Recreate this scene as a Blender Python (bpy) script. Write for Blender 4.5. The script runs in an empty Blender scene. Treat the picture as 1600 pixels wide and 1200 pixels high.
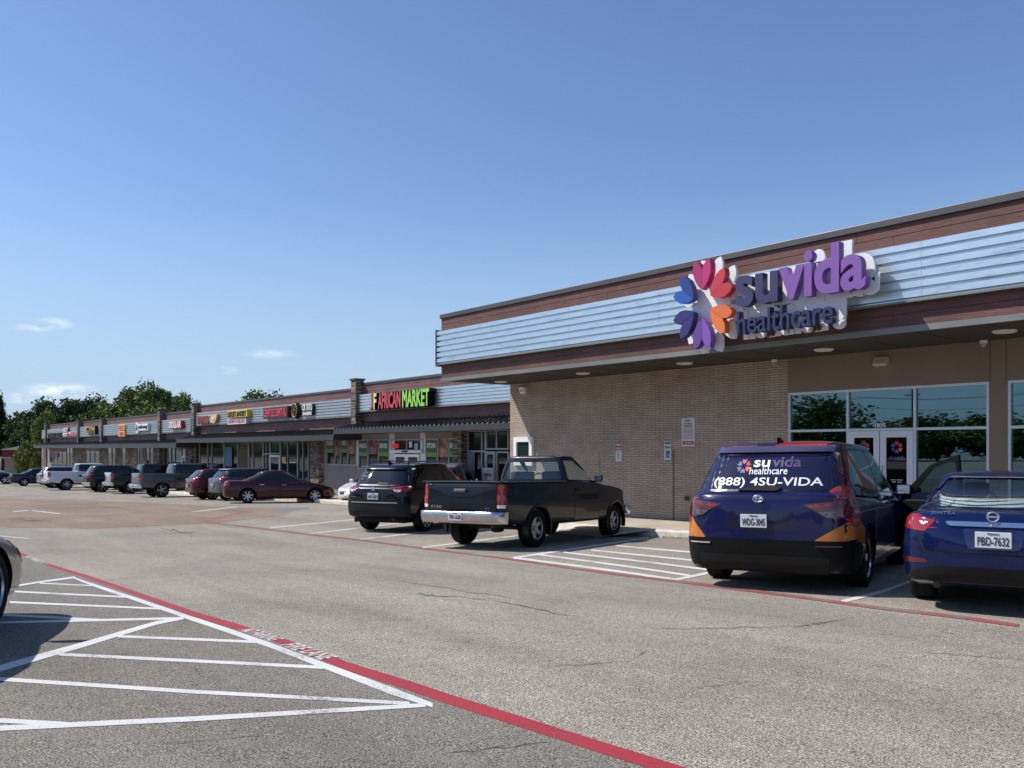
import bpy, bmesh, math, random
from mathutils import Vector, Matrix
from mathutils.bvhtree import BVHTree
from mathutils.geometry import tessellate_polygon
random.seed(7)
PI = math.pi
sc = bpy.context.scene
C = sc.collection
# ------------------------------------------------------------------ camera
HC = 1.6                                   # camera height, the world's z origin is 1.6 m below it
FPX = 1341.0; YAW = math.radians(39.1); HOR = 701.0
FW = Vector((-math.cos(YAW), math.sin(YAW), 0)); RT = Vector((math.sin(YAW), math.cos(YAW), 0))
cam = bpy.data.cameras.new('camera'); co = bpy.data.objects.new('camera', cam); C.objects.link(co)
co.location = (0, 0, HC)
co.rotation_euler = (PI/2, 0, PI/2 - YAW)
cam.sensor_width = 36; cam.lens = 36*FPX/1600; cam.shift_y = (HOR-600)/1600; cam.clip_end = 3000
sc.camera = co
# ------------------------------------------------------------------ sky and sun
SUN_TRAVEL = Vector((.68, .60, -1)).normalized()
sun_to = -SUN_TRAVEL
w = bpy.data.worlds.new('World'); sc.world = w; w.use_nodes = True
nt = w.node_tree; nt.nodes.clear()
out = nt.nodes.new('ShaderNodeOutputWorld'); bg = nt.nodes.new('ShaderNodeBackground'); sky = nt.nodes.new('ShaderNodeTexSky')
sky.sky_type = 'NISHITA'; sky.sun_disc = False
sky.sun_elevation = math.asin(sun_to.z)
sky.sun_rotation = math.atan2(sun_to.x, sun_to.y)
sky.air_density = 1.0; sky.dust_density = 0.3; sky.ozone_density = 5.0
bg.inputs['Strength'].default_value = 0.128
# small clouds, fixed to directions of the sky
tc = nt.nodes.new('ShaderNodeTexCoord')
def wn(t, **k):
    n = nt.nodes.new(t)
    for a, b in k.items(): setattr(n, a, b)
    return n
def dirpx(px, py): return (FW + RT*((px-800)/FPX) + Vector((0, 0, (HOR-py)/FPX))).normalized()
nz = wn('ShaderNodeTexNoise'); nz.inputs['Scale'].default_value = 34; nz.inputs['Detail'].default_value = 8; nz.inputs['Roughness'].default_value = .62
mp = wn('ShaderNodeMapping'); mp.inputs['Scale'].default_value = (1, 1, 2.4)
nt.links.new(tc.outputs['Generated'], mp.inputs[0]); nt.links.new(mp.outputs[0], nz.inputs['Vector'])
# pale air towards the horizon
sx = wn('ShaderNodeSeparateXYZ'); nt.links.new(tc.outputs['Generated'], sx.inputs[0])
hr = wn('ShaderNodeMapRange'); hr.inputs[1].default_value = 0; hr.inputs[2].default_value = .30; hr.inputs[3].default_value = .88; hr.inputs[4].default_value = 0; hr.interpolation_type = 'SMOOTHSTEP'; nt.links.new(sx.outputs[2], hr.inputs[0])
hzm = wn('ShaderNodeMix', data_type='RGBA'); nt.links.new(hr.outputs[0], hzm.inputs[0]); skm = wn('ShaderNodeMix', data_type='RGBA', blend_type='MULTIPLY'); skm.inputs[0].default_value = 1; nt.links.new(sky.outputs[0], skm.inputs[6]); skm.inputs[7].default_value = (1.0, .99, 1.04, 1); nt.links.new(skm.outputs[2], hzm.inputs[6]); hzm.inputs[7].default_value = (3.2, 4.35, 5.75, 1)
acc = None
for (px, py, rx, rz, amp) in [(82, 506, .014, .0050, .5), (52, 513, .013, .0036, .36), (98, 613, .028, .0075, .8), (32, 622, .016, .005, .45), (355, 579, .010, .004, .5), (425, 553, .024, .004, .30), (700, 640, .03, .004, .2)]:
    d = dirpx(px, py)
    s = wn('ShaderNodeVectorMath', operation='SUBTRACT'); s.inputs[1].default_value = d
    nt.links.new(tc.outputs['Generated'], s.inputs[0])
    m = wn('ShaderNodeVectorMath', operation='MULTIPLY'); m.inputs[1].default_value = (1/rx, 1/rx, 1/rz); nt.links.new(s.outputs[0], m.inputs[0])
    l = wn('ShaderNodeVectorMath', operation='LENGTH'); nt.links.new(m.outputs[0], l.inputs[0])
    r = wn('ShaderNodeMapRange'); r.inputs[1].default_value = 0; r.inputs[2].default_value = 1.9; r.inputs[3].default_value = amp; r.inputs[4].default_value = 0; r.interpolation_type = 'SMOOTHERSTEP'
    nt.links.new(l.outputs['Value'], r.inputs[0])
    if acc is None: acc = r.outputs[0]
    else:
        a = wn('ShaderNodeMath', operation='MAXIMUM'); nt.links.new(acc, a.inputs[0]); nt.links.new(r.outputs[0], a.inputs[1]); acc = a.outputs[0]
nr = wn('ShaderNodeMapRange'); nr.inputs[1].default_value = .38; nr.inputs[2].default_value = .62; nt.links.new(nz.outputs['Fac'], nr.inputs[0])
mm = wn('ShaderNodeMath', operation='MULTIPLY'); nt.links.new(acc, mm.inputs[0]); nt.links.new(nr.outputs[0], mm.inputs[1])
mx = wn('ShaderNodeMix', data_type='RGBA'); nt.links.new(mm.outputs[0], mx.inputs[0]); nt.links.new(hzm.outputs[2], mx.inputs[6]); mx.inputs[7].default_value = (8.5, 8.9, 9.3, 1)
nt.links.new(mx.outputs[2], bg.inputs['Color']); nt.links.new(bg.outputs[0], out.inputs[0])
sl = bpy.data.lights.new('sun', 'SUN'); sl.energy = 4.7; sl.angle = math.radians(.53); sl.color = (1, .955, .88)
so = bpy.data.objects.new('sun', sl); C.objects.link(so); so.rotation_euler = SUN_TRAVEL.to_track_quat('-Z', 'Y').to_euler(); so.location = (0, 0, 60)
sc.view_settings.view_transform = 'Standard'; sc.view_settings.look = 'None'; sc.view_settings.exposure = 0.12; sc.view_settings.gamma = 1
# ------------------------------------------------------------------ ground height and pixel helpers
KN = [(-400, 4.6), (-160, 3.5), (-120, 3.2), (-100, 2.98), (-67, 2.68), (-50, 2.44), (-35, 2.08), (-20, 1.84), (-14, 1.75), (-7, 1.50), (-3, 1.42), (0, 1.40), (6, 1.34), (20, 1.25), (60, 1.2), (400, 1.2)]
def pchip(K):
    xs = [k[0] for k in K]; ys = [k[1] for k in K]; n = len(xs)
    h = [xs[i+1]-xs[i] for i in range(n-1)]; dl = [(ys[i+1]-ys[i])/h[i] for i in range(n-1)]
    m = [0]*n; m[0] = dl[0]; m[-1] = dl[-1]
    for i in range(1, n-1):
        if dl[i-1]*dl[i] > 0:
            w1 = 2*h[i]+h[i-1]; w2 = h[i]+2*h[i-1]; m[i] = (w1+w2)/(w1/dl[i-1]+w2/dl[i])
    def f(x):
        if x <= xs[0]: return ys[0]
        if x >= xs[-1]: return ys[-1]
        i = 0
        while xs[i+1] < x: i += 1
        t = (x-xs[i])/h[i]
        return (ys[i]*(2*t**3-3*t*t+1) + h[i]*m[i]*(t**3-2*t*t+t) + ys[i+1]*(3*t*t-2*t**3) + h[i]*m[i+1]*(t**3-t*t))
    return f
AF = pchip(KN)
def G(x, y): return HC - (AF(x) + .02*max(-30, min(21, y)))
def ray(px, py): return FW + RT*((px-800)/FPX) + Vector((0, 0, (HOR-py)/FPX))
def gp(px, py, up=0.0):
    d = ray(px, py); lo, hi = 1.0, 400.0
    for _ in range(60):
        t = (lo+hi)/2
        if HC + d.z*t > G(d.x*t, d.y*t) + up: lo = t
        else: hi = t
    return Vector((d.x*lo, d.y*lo, HC + d.z*lo))
def wp(px, py, Y):                          # pixel -> point on the plane y = Y
    d = ray(px, py); t = Y/d.y
    return Vector((d.x*t, Y, HC + d.z*t))
# ------------------------------------------------------------------ object helpers
def tag(o, label=None, cat=None, group=None, kind=None):
    if label: o['label'] = label
    if cat: o['category'] = cat
    if group: o['group'] = group
    if kind: o['kind'] = kind
    return o
def empty(name, loc=(0, 0, 0), rz=0, label=None, cat=None, group=None, parent=None):
    o = bpy.data.objects.new(name, None); C.objects.link(o); o.location = loc; o.rotation_euler = (0, 0, rz); o.empty_display_size = .2
    if parent: o.parent = parent
    return tag(o, label, cat, group)
def obj(name, bm, mat, parent=None, smooth=None, loc=None, rot=None):
    if isinstance(bm, bpy.types.Mesh): me = bm
    else:
        me = bpy.data.meshes.new(name); bm.normal_update(); bm.to_mesh(me); bm.free()
    if mat is not None and len(me.materials) == 0:
        for m in (mat if isinstance(mat, (list, tuple)) else [mat]): me.materials.append(m)
    o = bpy.data.objects.new(name, me); C.objects.link(o)
    if parent: o.parent = parent
    if loc is not None: o.location = loc
    if rot is not None: o.rotation_euler = rot
    if smooth is not None:
        me.shade_smooth()
        if smooth < 179:
            me.set_sharp_from_angle(angle=math.radians(smooth))
    return o
def struct(name, bm, mat, **k):
    o = obj(name, bm, mat, **k); o['kind'] = 'structure'; return o
def box(bm, c, s, rz=0, mi=0, bev=0):
    r = bmesh.ops.create_cube(bm, size=1, matrix=Matrix.Translation(c) @ Matrix.Rotation(rz, 4, 'Z') @ Matrix.Diagonal((s[0], s[1], s[2], 1)))
    fs = set(f for v in r['verts'] for f in v.link_faces)
    for f in fs: f.material_index = mi
    if bev:
        es = set(e for v in r['verts'] for e in v.link_edges)
        bmesh.ops.bevel(bm, geom=list(es), offset=bev, segments=2, affect='EDGES', profile=.5)
    return r
def bx(x0, x1, y0, y1, z0, z1, mi=0, bm=None, bev=0):
    own = bm is None
    if own: bm = bmesh.new()
    box(bm, ((x0+x1)/2, (y0+y1)/2, (z0+z1)/2), (abs(x1-x0), abs(y1-y0), abs(z1-z0)), mi=mi, bev=bev)
    return bm
def cyl(bm, p, r, d, axis='X', n=32, r2=None):
    R = {'X': Matrix.Rotation(PI/2, 4, 'Y'), 'Y': Matrix.Rotation(PI/2, 4, 'X'), 'Z': Matrix.Identity(4)}[axis]
    return bmesh.ops.create_cone(bm, cap_ends=True, segments=n, radius1=r, radius2=r if r2 is None else r2, depth=d, matrix=Matrix.Translation(p) @ R)
def tube(bm, pts, r, n=8, cap=True):
    rings = []
    for i, p in enumerate(pts):
        p = Vector(p)
        t = (Vector(pts[min(i+1, len(pts)-1)]) - Vector(pts[max(i-1, 0)])).normalized()
        a = t.cross(Vector((0, 0, 1)));
        if a.length < .1: a = t.cross(Vector((1, 0, 0)))
        a.normalize(); b = t.cross(a)
        rr = r[i] if isinstance(r, (list, tuple)) else r
        rings.append([bm.verts.new(p + (a*math.cos(k*2*PI/n) + b*math.sin(k*2*PI/n))*rr) for k in range(n)])
    for A, B in zip(rings, rings[1:]):
        for k in range(n): bm.faces.new((A[k], A[(k+1) % n], B[(k+1) % n], B[k]))
    if cap:
        bm.faces.new(rings[0][::-1]); bm.faces.new(rings[-1])
def prism(bm, poly, axis, a, b):            # closed 2-D polygon extruded along axis between a and b
    def P(u, v, t): return {'X': (t, u, v), 'Y': (u, t, v), 'Z': (u, v, t)}[axis]
    A = [bm.verts.new(P(u, v, a)) for u, v in poly]; B = [bm.verts.new(P(u, v, b)) for u, v in poly]
    n = len(poly)
    fa = bm.faces.new(A); fb = bm.faces.new(B[::-1]); fs = [fa, fb]
    for i in range(n): fs.append(bm.faces.new((A[i], B[i], B[(i+1) % n], A[(i+1) % n])))
    bmesh.ops.recalc_face_normals(bm, faces=fs)
    return fs
def rnd(poly, r, n=4):                      # round a polygon's corners
    out = []; N = len(poly)
    for i in range(N):
        p = Vector(poly[i][:2]); a = Vector(poly[i-1][:2]); b = Vector(poly[(i+1) % N][:2])
        ri = poly[i][2] if len(poly[i]) > 2 else r
        d1 = (a-p); d2 = (b-p); q = min(ri, d1.length*.45, d2.length*.45)
        if q < 1e-4: out.append((p.x, p.y)); continue
        s = p + d1.normalized()*q; e = p + d2.normalized()*q
        for k in range(n+1):
            t = k/n; v = s*(1-t)**2 + p*2*t*(1-t) + e*t*t; out.append((v.x, v.y))
    return out
def rr(x0, z0, x1, z1, r=.03): return rnd([(x0, z0), (x1, z0), (x1, z1), (x0, z1)], r)
# ------------------------------------------------------------------ materials
MC = {}
def mat(name, col, rough=.6, metal=0, var=0, vs=5.0, bump=0, bs=60, coat=0, spec=.5, var2=None, ior=None, emit=None):
    if name in MC: return MC[name]
    m = bpy.data.materials.new(name); m.use_nodes = True; t = m.node_tree; b = t.nodes['Principled BSDF']; MC[name] = m
    b.inputs['Base Color'].default_value = (*col, 1); b.inputs['Roughness'].default_value = rough; b.inputs['Metallic'].default_value = metal
    b.inputs['Coat Weight'].default_value = coat; b.inputs['Coat Roughness'].default_value = .03; b.inputs['Specular IOR Level'].default_value = spec
    if ior: b.inputs['IOR'].default_value = ior
    if emit: b.inputs['Emission Color'].default_value = (*emit[:3], 1); b.inputs['Emission Strength'].default_value = emit[3]
    if var or bump:
        tc = t.nodes.new('ShaderNodeTexCoord')
    if var:
        n = t.nodes.new('ShaderNodeTexNoise'); n.inputs['Scale'].default_value = vs; n.inputs['Detail'].default_value = 6; t.links.new(tc.outputs['Object'], n.inputs['Vector'])
        r = t.nodes.new('ShaderNodeMapRange'); r.inputs[1].default_value = .3; r.inputs[2].default_value = .7; r.inputs[3].default_value = 1-var; r.inputs[4].default_value = 1+var; t.links.new(n.outputs['Fac'], r.inputs[0])
        x = t.nodes.new('ShaderNodeMix'); x.data_type = 'RGBA'; x.blend_type = 'MULTIPLY'; x.inputs[0].default_value = 1; x.inputs[6].default_value = (*col, 1)
        t.links.new(r.outputs[0], x.inputs[7]); t.links.new(x.outputs[2], b.inputs['Base Color'])
        r2 = t.nodes.new('ShaderNodeMapRange'); r2.inputs[3].default_value = max(0, rough-.1*(rough > .15)); r2.inputs[4].default_value = min(1, rough+.1*(rough > .15)); t.links.new(n.outputs['Fac'], r2.inputs[0]); t.links.new(r2.outputs[0], b.inputs['Roughness'])
    if bump:
        n = t.nodes.new('ShaderNodeTexNoise'); n.inputs['Scale'].default_value = bs; n.inputs['Detail'].default_value = 4; t.links.new(tc.outputs['Object'], n.inputs['Vector'])
        bu = t.nodes.new('ShaderNodeBump'); bu.inputs['Strength'].default_value = bump; bu.inputs['Distance'].default_value = .01; t.links.new(n.outputs['Fac'], bu.inputs['Height']); t.links.new(bu.outputs[0], b.inputs['Normal'])
    return m
def paint(name, col, rough=.35, metal=.35, coat=.6): return mat(name, col, rough, metal, coat=coat, spec=.25, var=.06, vs=2)
def glass(name, tint=(.55, .6, .6), through=.8, gc=(.95, 1, 1)):
    if name in MC: return MC[name]
    m = bpy.data.materials.new(name); m.use_nodes = True; t = m.node_tree; t.nodes.clear(); MC[name] = m
    o = t.nodes.new('ShaderNodeOutputMaterial'); tr = t.nodes.new('ShaderNodeBsdfTransparent'); tr.inputs[0].default_value = (*tint, 1)
    gl = t.nodes.new('ShaderNodeBsdfGlossy'); gl.inputs['Roughness'].default_value = .01; gl.inputs[0].default_value = (*gc, 1)
    lw = t.nodes.new('ShaderNodeLayerWeight'); lw.inputs[0].default_value = .5
    pw = t.nodes.new('ShaderNodeMath'); pw.operation = 'POWER'; pw.inputs[1].default_value = 5; t.links.new(lw.outputs['Facing'], pw.inputs[0])
    fr = t.nodes.new('ShaderNodeMath'); fr.operation = 'MULTIPLY_ADD'; fr.inputs[1].default_value = .93; fr.inputs[2].default_value = .042; t.links.new(pw.outputs[0], fr.inputs[0])
    ad = t.nodes.new('ShaderNodeMath'); ad.operation = 'MULTIPLY_ADD'; ad.inputs[1].default_value = 1.5; ad.inputs[2].default_value = 1-through - .2 if through < .8 else .0
    mi = t.nodes.new('ShaderNodeMixShader'); t.links.new(fr.outputs[0], ad.inputs[0]); ad.use_clamp = True
    t.links.new(ad.outputs[0], mi.inputs[0]); t.links.new(tr.outputs[0], mi.inputs[1]); t.links.new(gl.outputs[0], mi.inputs[2]); t.links.new(mi.outputs[0], o.inputs[0])
    return m
M_TINT = mat('tinted_glass', (.008, .010, .012), .02, spec=.6, coat=.3)
M_RUB = mat('rubber', (.010, .010, .0105), .85, spec=.2, var=.25, vs=9, bump=.3, bs=80)
M_BLKP = mat('black_plastic', (.005, .005, .0055), .5, spec=.16, var=.1, vs=8)
M_TRIM = mat('black_trim', (.01, .01, .011), .3)
M_CHR = mat('chrome', (.75, .76, .78), .12, 1, var=.08, vs=6)
M_ALU = mat('wheel_alloy', (.50, .50, .51), .28, .9, var=.08, vs=10)
M_ALUD = mat('dark_alloy', (.06, .06, .065), .35, .6)
M_RED = mat('tail_lamp_red', (.30, .010, .014), .12, coat=1)
M_REDD = mat('tail_lamp_dark_red', (.09, .006, .009), .12, coat=1)
M_WHL = mat('lamp_white', (.75, .75, .76), .12, coat=1)
M_AMB = mat('amber_lens', (.75, .22, .02), .15, coat=1)
M_WHT = mat('white_paint_trim', (.78, .78, .77), .5)
M_DARK = mat('dark_cavity', (.006, .006, .006), .9)
M_SEAT = mat('grey_seat_fabric', (.18, .12, .115), .9, var=.1, vs=20)
M_SEATD = mat('dark_seat_fabric', (.03, .03, .034), .9, var=.1, vs=20)
M_STEEL = mat('underbody_steel', (.05, .045, .04), .7, .3, var=.3, vs=12)
# ------------------------------------------------------------------ text
def text_mesh(s, size=1, extrude=.01, off=0, res=3, fit=None, mir=False):
    cu = bpy.data.curves.new('lettering', 'FONT'); cu.body = s; cu.size = size; cu.extrude = extrude; cu.offset = off; cu.resolution_u = res
    cu.align_x = 'LEFT'
    o = bpy.data.objects.new('lettering', cu); C.objects.link(o)
    dg = bpy.context.evaluated_depsgraph_get(); me = bpy.data.meshes.new_from_object(o.evaluated_get(dg)); C.objects.unlink(o)
    bpy.data.objects.remove(o); bpy.data.curves.remove(cu)
    me.materials.clear()
    xs = [v.co.x for v in me.vertices]; ys = [v.co.y for v in me.vertices]
    x0, x1, y0, y1 = min(xs), max(xs), min(ys), max(ys)
    if fit:                                  # (width, height) with None to keep the ratio ; centred on the origin
        fw, fh = fit
        sx = fw/(x1-x0) if fw else None; sy = fh/(y1-y0) if fh else None
        sx = sx or sy; sy = sy or sx
    else: sx = sy = 1
    for v in me.vertices: v.co.x = (v.co.x-(x0+x1)/2)*sx; v.co.y = (v.co.y-(y0+y1)/2)*sy
    return me
def stand_text(name, s, fit, depth, mat_, parent, loc, off=0, size=1, rz=0):   # text upright, facing -Y
    me = text_mesh(s, size, depth/2, off, fit=fit)
    o = obj(name, me, mat_, parent); o.location = loc; o.rotation_euler = (PI/2, 0, rz)
    return o
M_LET = mat('vinyl_white', (.78, .78, .80), .5)
def petal(k, R, shrink=1.0):
    """one half of a heart shaped petal pair; k = 0..11"""
    base = [(.004, .33), (.004, .78), (.07, .90), (.16, .975), (.27, 1.0), (.315, .88), (.31, .70), (.225, .53), (.11, .40)]
    pair, sgn = k//2, (1 if k % 2 == 0 else -1)
    a = PI/2 - pair*PI/3
    out = []
    for x, y in base:
        x = x*sgn*shrink; out.append((R*(x*math.sin(a)+y*math.cos(a)), R*(y*math.sin(a)-x*math.cos(a))))
    return out if sgn > 0 else out[::-1]
PET = [(.46, .025, .14), (.36, .022, .12), (.50, .035, .05), (.52, .04, .06), (.75, .17, .04), (.70, .14, .04), (.13, .05, .25), (.20, .08, .38), (.02, .02, .13), (.03, .022, .14), (.012, .045, .22), (.02, .09, .40)]
def petal_mat(k): return mat('petal_%s' % ['magenta', 'crimson', 'red', 'coral', 'orange', 'amber', 'violet', 'purple', 'navy', 'indigo', 'dark_blue', 'blue'][k], PET[k], .45)
# ------------------------------------------------------------------ node materials of the place
def nodes(name):
    m = bpy.data.materials.new(name); m.use_nodes = True; t = m.node_tree; return m, t, t.nodes['Principled BSDF']
def N(t, ty, ins=None, **k):
    n = t.nodes.new(ty)
    for a, b in k.items(): setattr(n, a, b)
    for a, b in (ins or {}).items():
        if isinstance(b, bpy.types.NodeSocket): t.links.new(b, n.inputs[a])
        else: n.inputs[a].default_value = b
    return n
def ramp(t, src, stops):
    r = t.nodes.new('ShaderNodeValToRGB'); t.links.new(src, r.inputs[0]); e = r.color_ramp.elements
    while len(e) < len(stops): e.new(.5)
    for i, (p, c) in enumerate(stops): e[i].position = p; e[i].color = (*c, 1)
    return r.outputs[0]
def mul(t, a, b, f=1.0):
    x = N(t, 'ShaderNodeMix', data_type='RGBA', blend_type='MULTIPLY'); x.inputs[0].default_value = f; t.links.new(a, x.inputs[6]); t.links.new(b, x.inputs[7]); return x.outputs[2]
def asphalt(name, lo, mid, hi, tone=(1, 1, 1), bump=.35):
    m, t, b = nodes(name); tc = N(t, 'ShaderNodeTexCoord').outputs['Object']
    n1 = N(t, 'ShaderNodeTexNoise', {'Vector': tc, 'Scale': 105, 'Detail': 3, 'Roughness': .75}); n2 = N(t, 'ShaderNodeTexVoronoi', {'Vector': tc, 'Scale': 95})
    c1 = ramp(t, n1.outputs['Fac'], [(.33, lo), (.5, mid), (.66, hi)])
    c2 = ramp(t, n2.outputs['Distance'], [(.0, (1.18, 1.16, 1.13)), (.5, (.95, .95, .95)), (.9, (.35, .34, .33))])
    c = mul(t, c1, c2, 1.0)
    n3 = N(t, 'ShaderNodeTexNoise', {'Vector': tc, 'Scale': .32, 'Detail': 7, 'Roughness': .62, 'Distortion': .6})
    c = mul(t, c, ramp(t, n3.outputs['Fac'], [(.28, (.80, .80, .81)), (.5, (1, 1, 1)), (.72, (1.13, 1.12, 1.09))]))
    mpn = N(t, 'ShaderNodeMapping', {'Vector': tc}); mpn.inputs['Scale'].default_value = (.14, 1.1, 1)      # tyre-worn lanes along the drive
    n4 = N(t, 'ShaderNodeTexNoise', {'Vector': mpn.outputs[0], 'Scale': 1.0, 'Detail': 6, 'Roughness': .6})
    c = mul(t, c, ramp(t, n4.outputs['Fac'], [(.3, (.80, .80, .81)), (.55, (1.02, 1.01, 1.0)), (.75, (1.14, 1.12, 1.09))]))
    n6 = N(t, 'ShaderNodeTexNoise', {'Vector': tc, 'Scale': 9, 'Detail': 6, 'Roughness': .75})
    c = mul(t, c, ramp(t, n6.outputs['Fac'], [(.32, (.86, .86, .86)), (.5, (1, 1, 1)), (.68, (1.12, 1.12, 1.11))]))
    n5 = N(t, 'ShaderNodeTexNoise', {'Vector': tc, 'Scale': 2.3, 'Detail': 5, 'Roughness': .7})
    c = mul(t, c, ramp(t, n5.outputs['Fac'], [(.24, (.68, .67, .66)), (.36, (1, 1, 1)), (1, (1.03, 1.03, 1.03))]))
    x = N(t, 'ShaderNodeMix', data_type='RGBA', blend_type='MULTIPLY'); x.inputs[0].default_value = 1; t.links.new(c, x.inputs[6]); x.inputs[7].default_value = (*tone, 1)
    t.links.new(x.outputs[2], b.inputs['Base Color']); b.inputs['Roughness'].default_value = .93; b.inputs['Specular IOR Level'].default_value = .2
    bu = N(t, 'ShaderNodeBump', {'Height': n2.outputs['Distance'], 'Strength': bump, 'Distance': .006}); t.links.new(bu.outputs[0], b.inputs['Normal'])
    return m
A_MAIN = asphalt('chip_seal_asphalt', (.085, .077, .064), (.29, .262, .222), (.76, .69, .58))
A_DARK = asphalt('sealed_asphalt', (.06, .056, .049), (.205, .19, .166), (.46, .425, .37))
A_TAN = asphalt('tan_asphalt', (.14, .105, .075), (.29, .22, .16), (.46, .37, .285), bump=.15)
def worn_paint(name, col, wear=.42, wc=(.2, .19, .17)):
    m, t, b = nodes(name); tc = N(t, 'ShaderNodeTexCoord').outputs['Object']
    n1 = N(t, 'ShaderNodeTexNoise', {'Vector': tc, 'Scale': 55, 'Detail': 5, 'Roughness': .75}); n2 = N(t, 'ShaderNodeTexNoise', {'Vector': tc, 'Scale': 1.6, 'Detail': 4})
    a = N(t, 'ShaderNodeMath', {0: n1.outputs['Fac'], 1: n2.outputs['Fac']}, operation='ADD')
    c = ramp(t, a.outputs[0], [(wear, wc), (wear+.08, col)]) if False else None
    r = N(t, 'ShaderNodeMapRange', {0: a.outputs[0], 1: wear*2-.06, 2: wear*2+.02})
    x = N(t, 'ShaderNodeMix', data_type='RGBA'); t.links.new(r.outputs[0], x.inputs[0]); x.inputs[6].default_value = (*wc, 1)
    n3 = N(t, 'ShaderNodeTexNoise', {'Vector': tc, 'Scale': 130, 'Detail': 2})
    v = mul(t, ramp(t, n2.outputs['Fac'], [(.3, tuple(q*.84 for q in col)), (.7, col)]), ramp(t, n3.outputs['Fac'], [(.32, (.45,)*3), (.44, (.92,)*3), (.6, (1,)*3)])); t.links.new(v, x.inputs[7])
    t.links.new(x.outputs[2], b.inputs['Base Color']); b.inputs['Roughness'].default_value = .8
    return m
P_LINE = worn_paint('white_line_paint', (.74, .73, .70), .41); P_LINE2 = worn_paint('faded_white_paint', (.62, .61, .58), .44); P_REDL = worn_paint('red_fire_lane_paint', (.40, .032, .045), .40); P_REDF = worn_paint('faded_red_paint', (.34, .09, .085), .46)
def wallvec(t):
    tc = N(t, 'ShaderNodeTexCoord'); s = N(t, 'ShaderNodeSeparateXYZ', {0: tc.outputs['Object']}); a = N(t, 'ShaderNodeMath', {0: s.outputs[0], 1: s.outputs[1]}, operation='ADD')
    c = N(t, 'ShaderNodeCombineXYZ', {0: a.outputs[0], 1: s.outputs[2]}); return c.outputs[0], tc.outputs['Object']
def brick(name, c1, c2, mo, bw, bh, ms=.008, bump=.5, squash=1.0, off=.5, dirt=.2):
    m, t, b = nodes(name); v, ob = wallvec(t)
    k = N(t, 'ShaderNodeTexBrick', {'Vector': v, 'Color1': (*c1, 1), 'Color2': (*c2, 1), 'Mortar': (*mo, 1), 'Scale': 1, 'Mortar Size': ms, 'Mortar Smooth': .2, 'Bias': .0, 'Brick Width': bw, 'Row Height': bh}, offset=off, squash=squash)
    n = N(t, 'ShaderNodeTexNoise', {'Vector': ob, 'Scale': 1.3, 'Detail': 8, 'Roughness': .65}); c = mul(t, k.outputs['Color'], ramp(t, n.outputs['Fac'], [(.3, (1-dirt,)*3), (.7, (1+dirt*.6,)*3)]))
    n2 = N(t, 'ShaderNodeTexNoise', {'Vector': ob, 'Scale': 40, 'Detail': 4}); c = mul(t, c, ramp(t, n2.outputs['Fac'], [(.3, (.82,)*3), (.7, (1.15,)*3)]))
    t.links.new(c, b.inputs['Base Color']); b.inputs['Roughness'].default_value = .9; b.inputs['Specular IOR Level'].default_value = .2
    s = N(t, 'ShaderNodeMath', {0: k.outputs['Fac'], 1: -1.0}, operation='MULTIPLY'); s2 = N(t, 'ShaderNodeMath', {0: s.outputs[0], 1: n2.outputs['Fac']}, operation='ADD')
    bu = N(t, 'ShaderNodeBump', {'Height': s2.outputs[0], 'Strength': bump, 'Distance': .02}); t.links.new(bu.outputs[0], b.inputs['Normal'])
    return m
M_BRK = brick('roman_brick', (.50, .405, .335), (.43, .34, .28), (.20, .155, .125), .30, .060, .008)
M_STN = brick('stacked_stone', (.50, .43, .35), (.13, .10, .085), (.045, .04, .035), .23, .075, .012, .9, 1.6, .37, .45)
M_STUC = mat('taupe_stucco', (.235, .178, .142), .95, var=.06, vs=1.2, bump=.4, bs=140, spec=.2)
M_STUG = mat('grey_stucco', (.26, .235, .22), .95, var=.08, vs=1.0, bump=.3, bs=100, spec=.2)
M_CONC = mat('sidewalk_concrete', (.45, .385, .30), .92, var=.16, vs=1.6, bump=.2, bs=60, spec=.2)
M_KERB = mat('kerb_concrete', (.62, .58, .50), .9, var=.25, vs=5, bump=.4, bs=40, spec=.2)
def siding(name, col, pitch=.235, z0=0):
    m, t, b = nodes(name); v, ob = wallvec(t)
    mpn = N(t, 'ShaderNodeMapping', {'Vector': ob}); mpn.inputs['Scale'].default_value = (1.2, 1.2, 34)
    n = N(t, 'ShaderNodeTexNoise', {'Vector': mpn.outputs[0], 'Scale': 2.2, 'Detail': 9, 'Roughness': .72, 'Distortion': 1.0})
    c = ramp(t, n.outputs['Fac'], [(.30, tuple(q*.62 for q in col)), (.52, col), (.70, tuple(min(1, q*1.9+.02) for q in col))])
    n2 = N(t, 'ShaderNodeTexNoise', {'Vector': ob, 'Scale': .9, 'Detail': 4}); c = mul(t, c, ramp(t, n2.outputs['Fac'], [(.3, (.82,)*3), (.7, (1.15,)*3)]))
    t.links.new(c, b.inputs['Base Color']); b.inputs['Roughness'].default_value = .6; b.inputs['Specular IOR Level'].default_value = .35
    bu = N(t, 'ShaderNodeBump', {'Height': n.outputs['Fac'], 'Strength': .3, 'Distance': .01}); t.links.new(bu.outputs[0], b.inputs['Normal'])
    return m
M_SID = siding('red_brown_siding', (.135, .060, .050)); M_SID2 = siding('faded_red_brown_siding', (.17, .088, .08))
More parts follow.
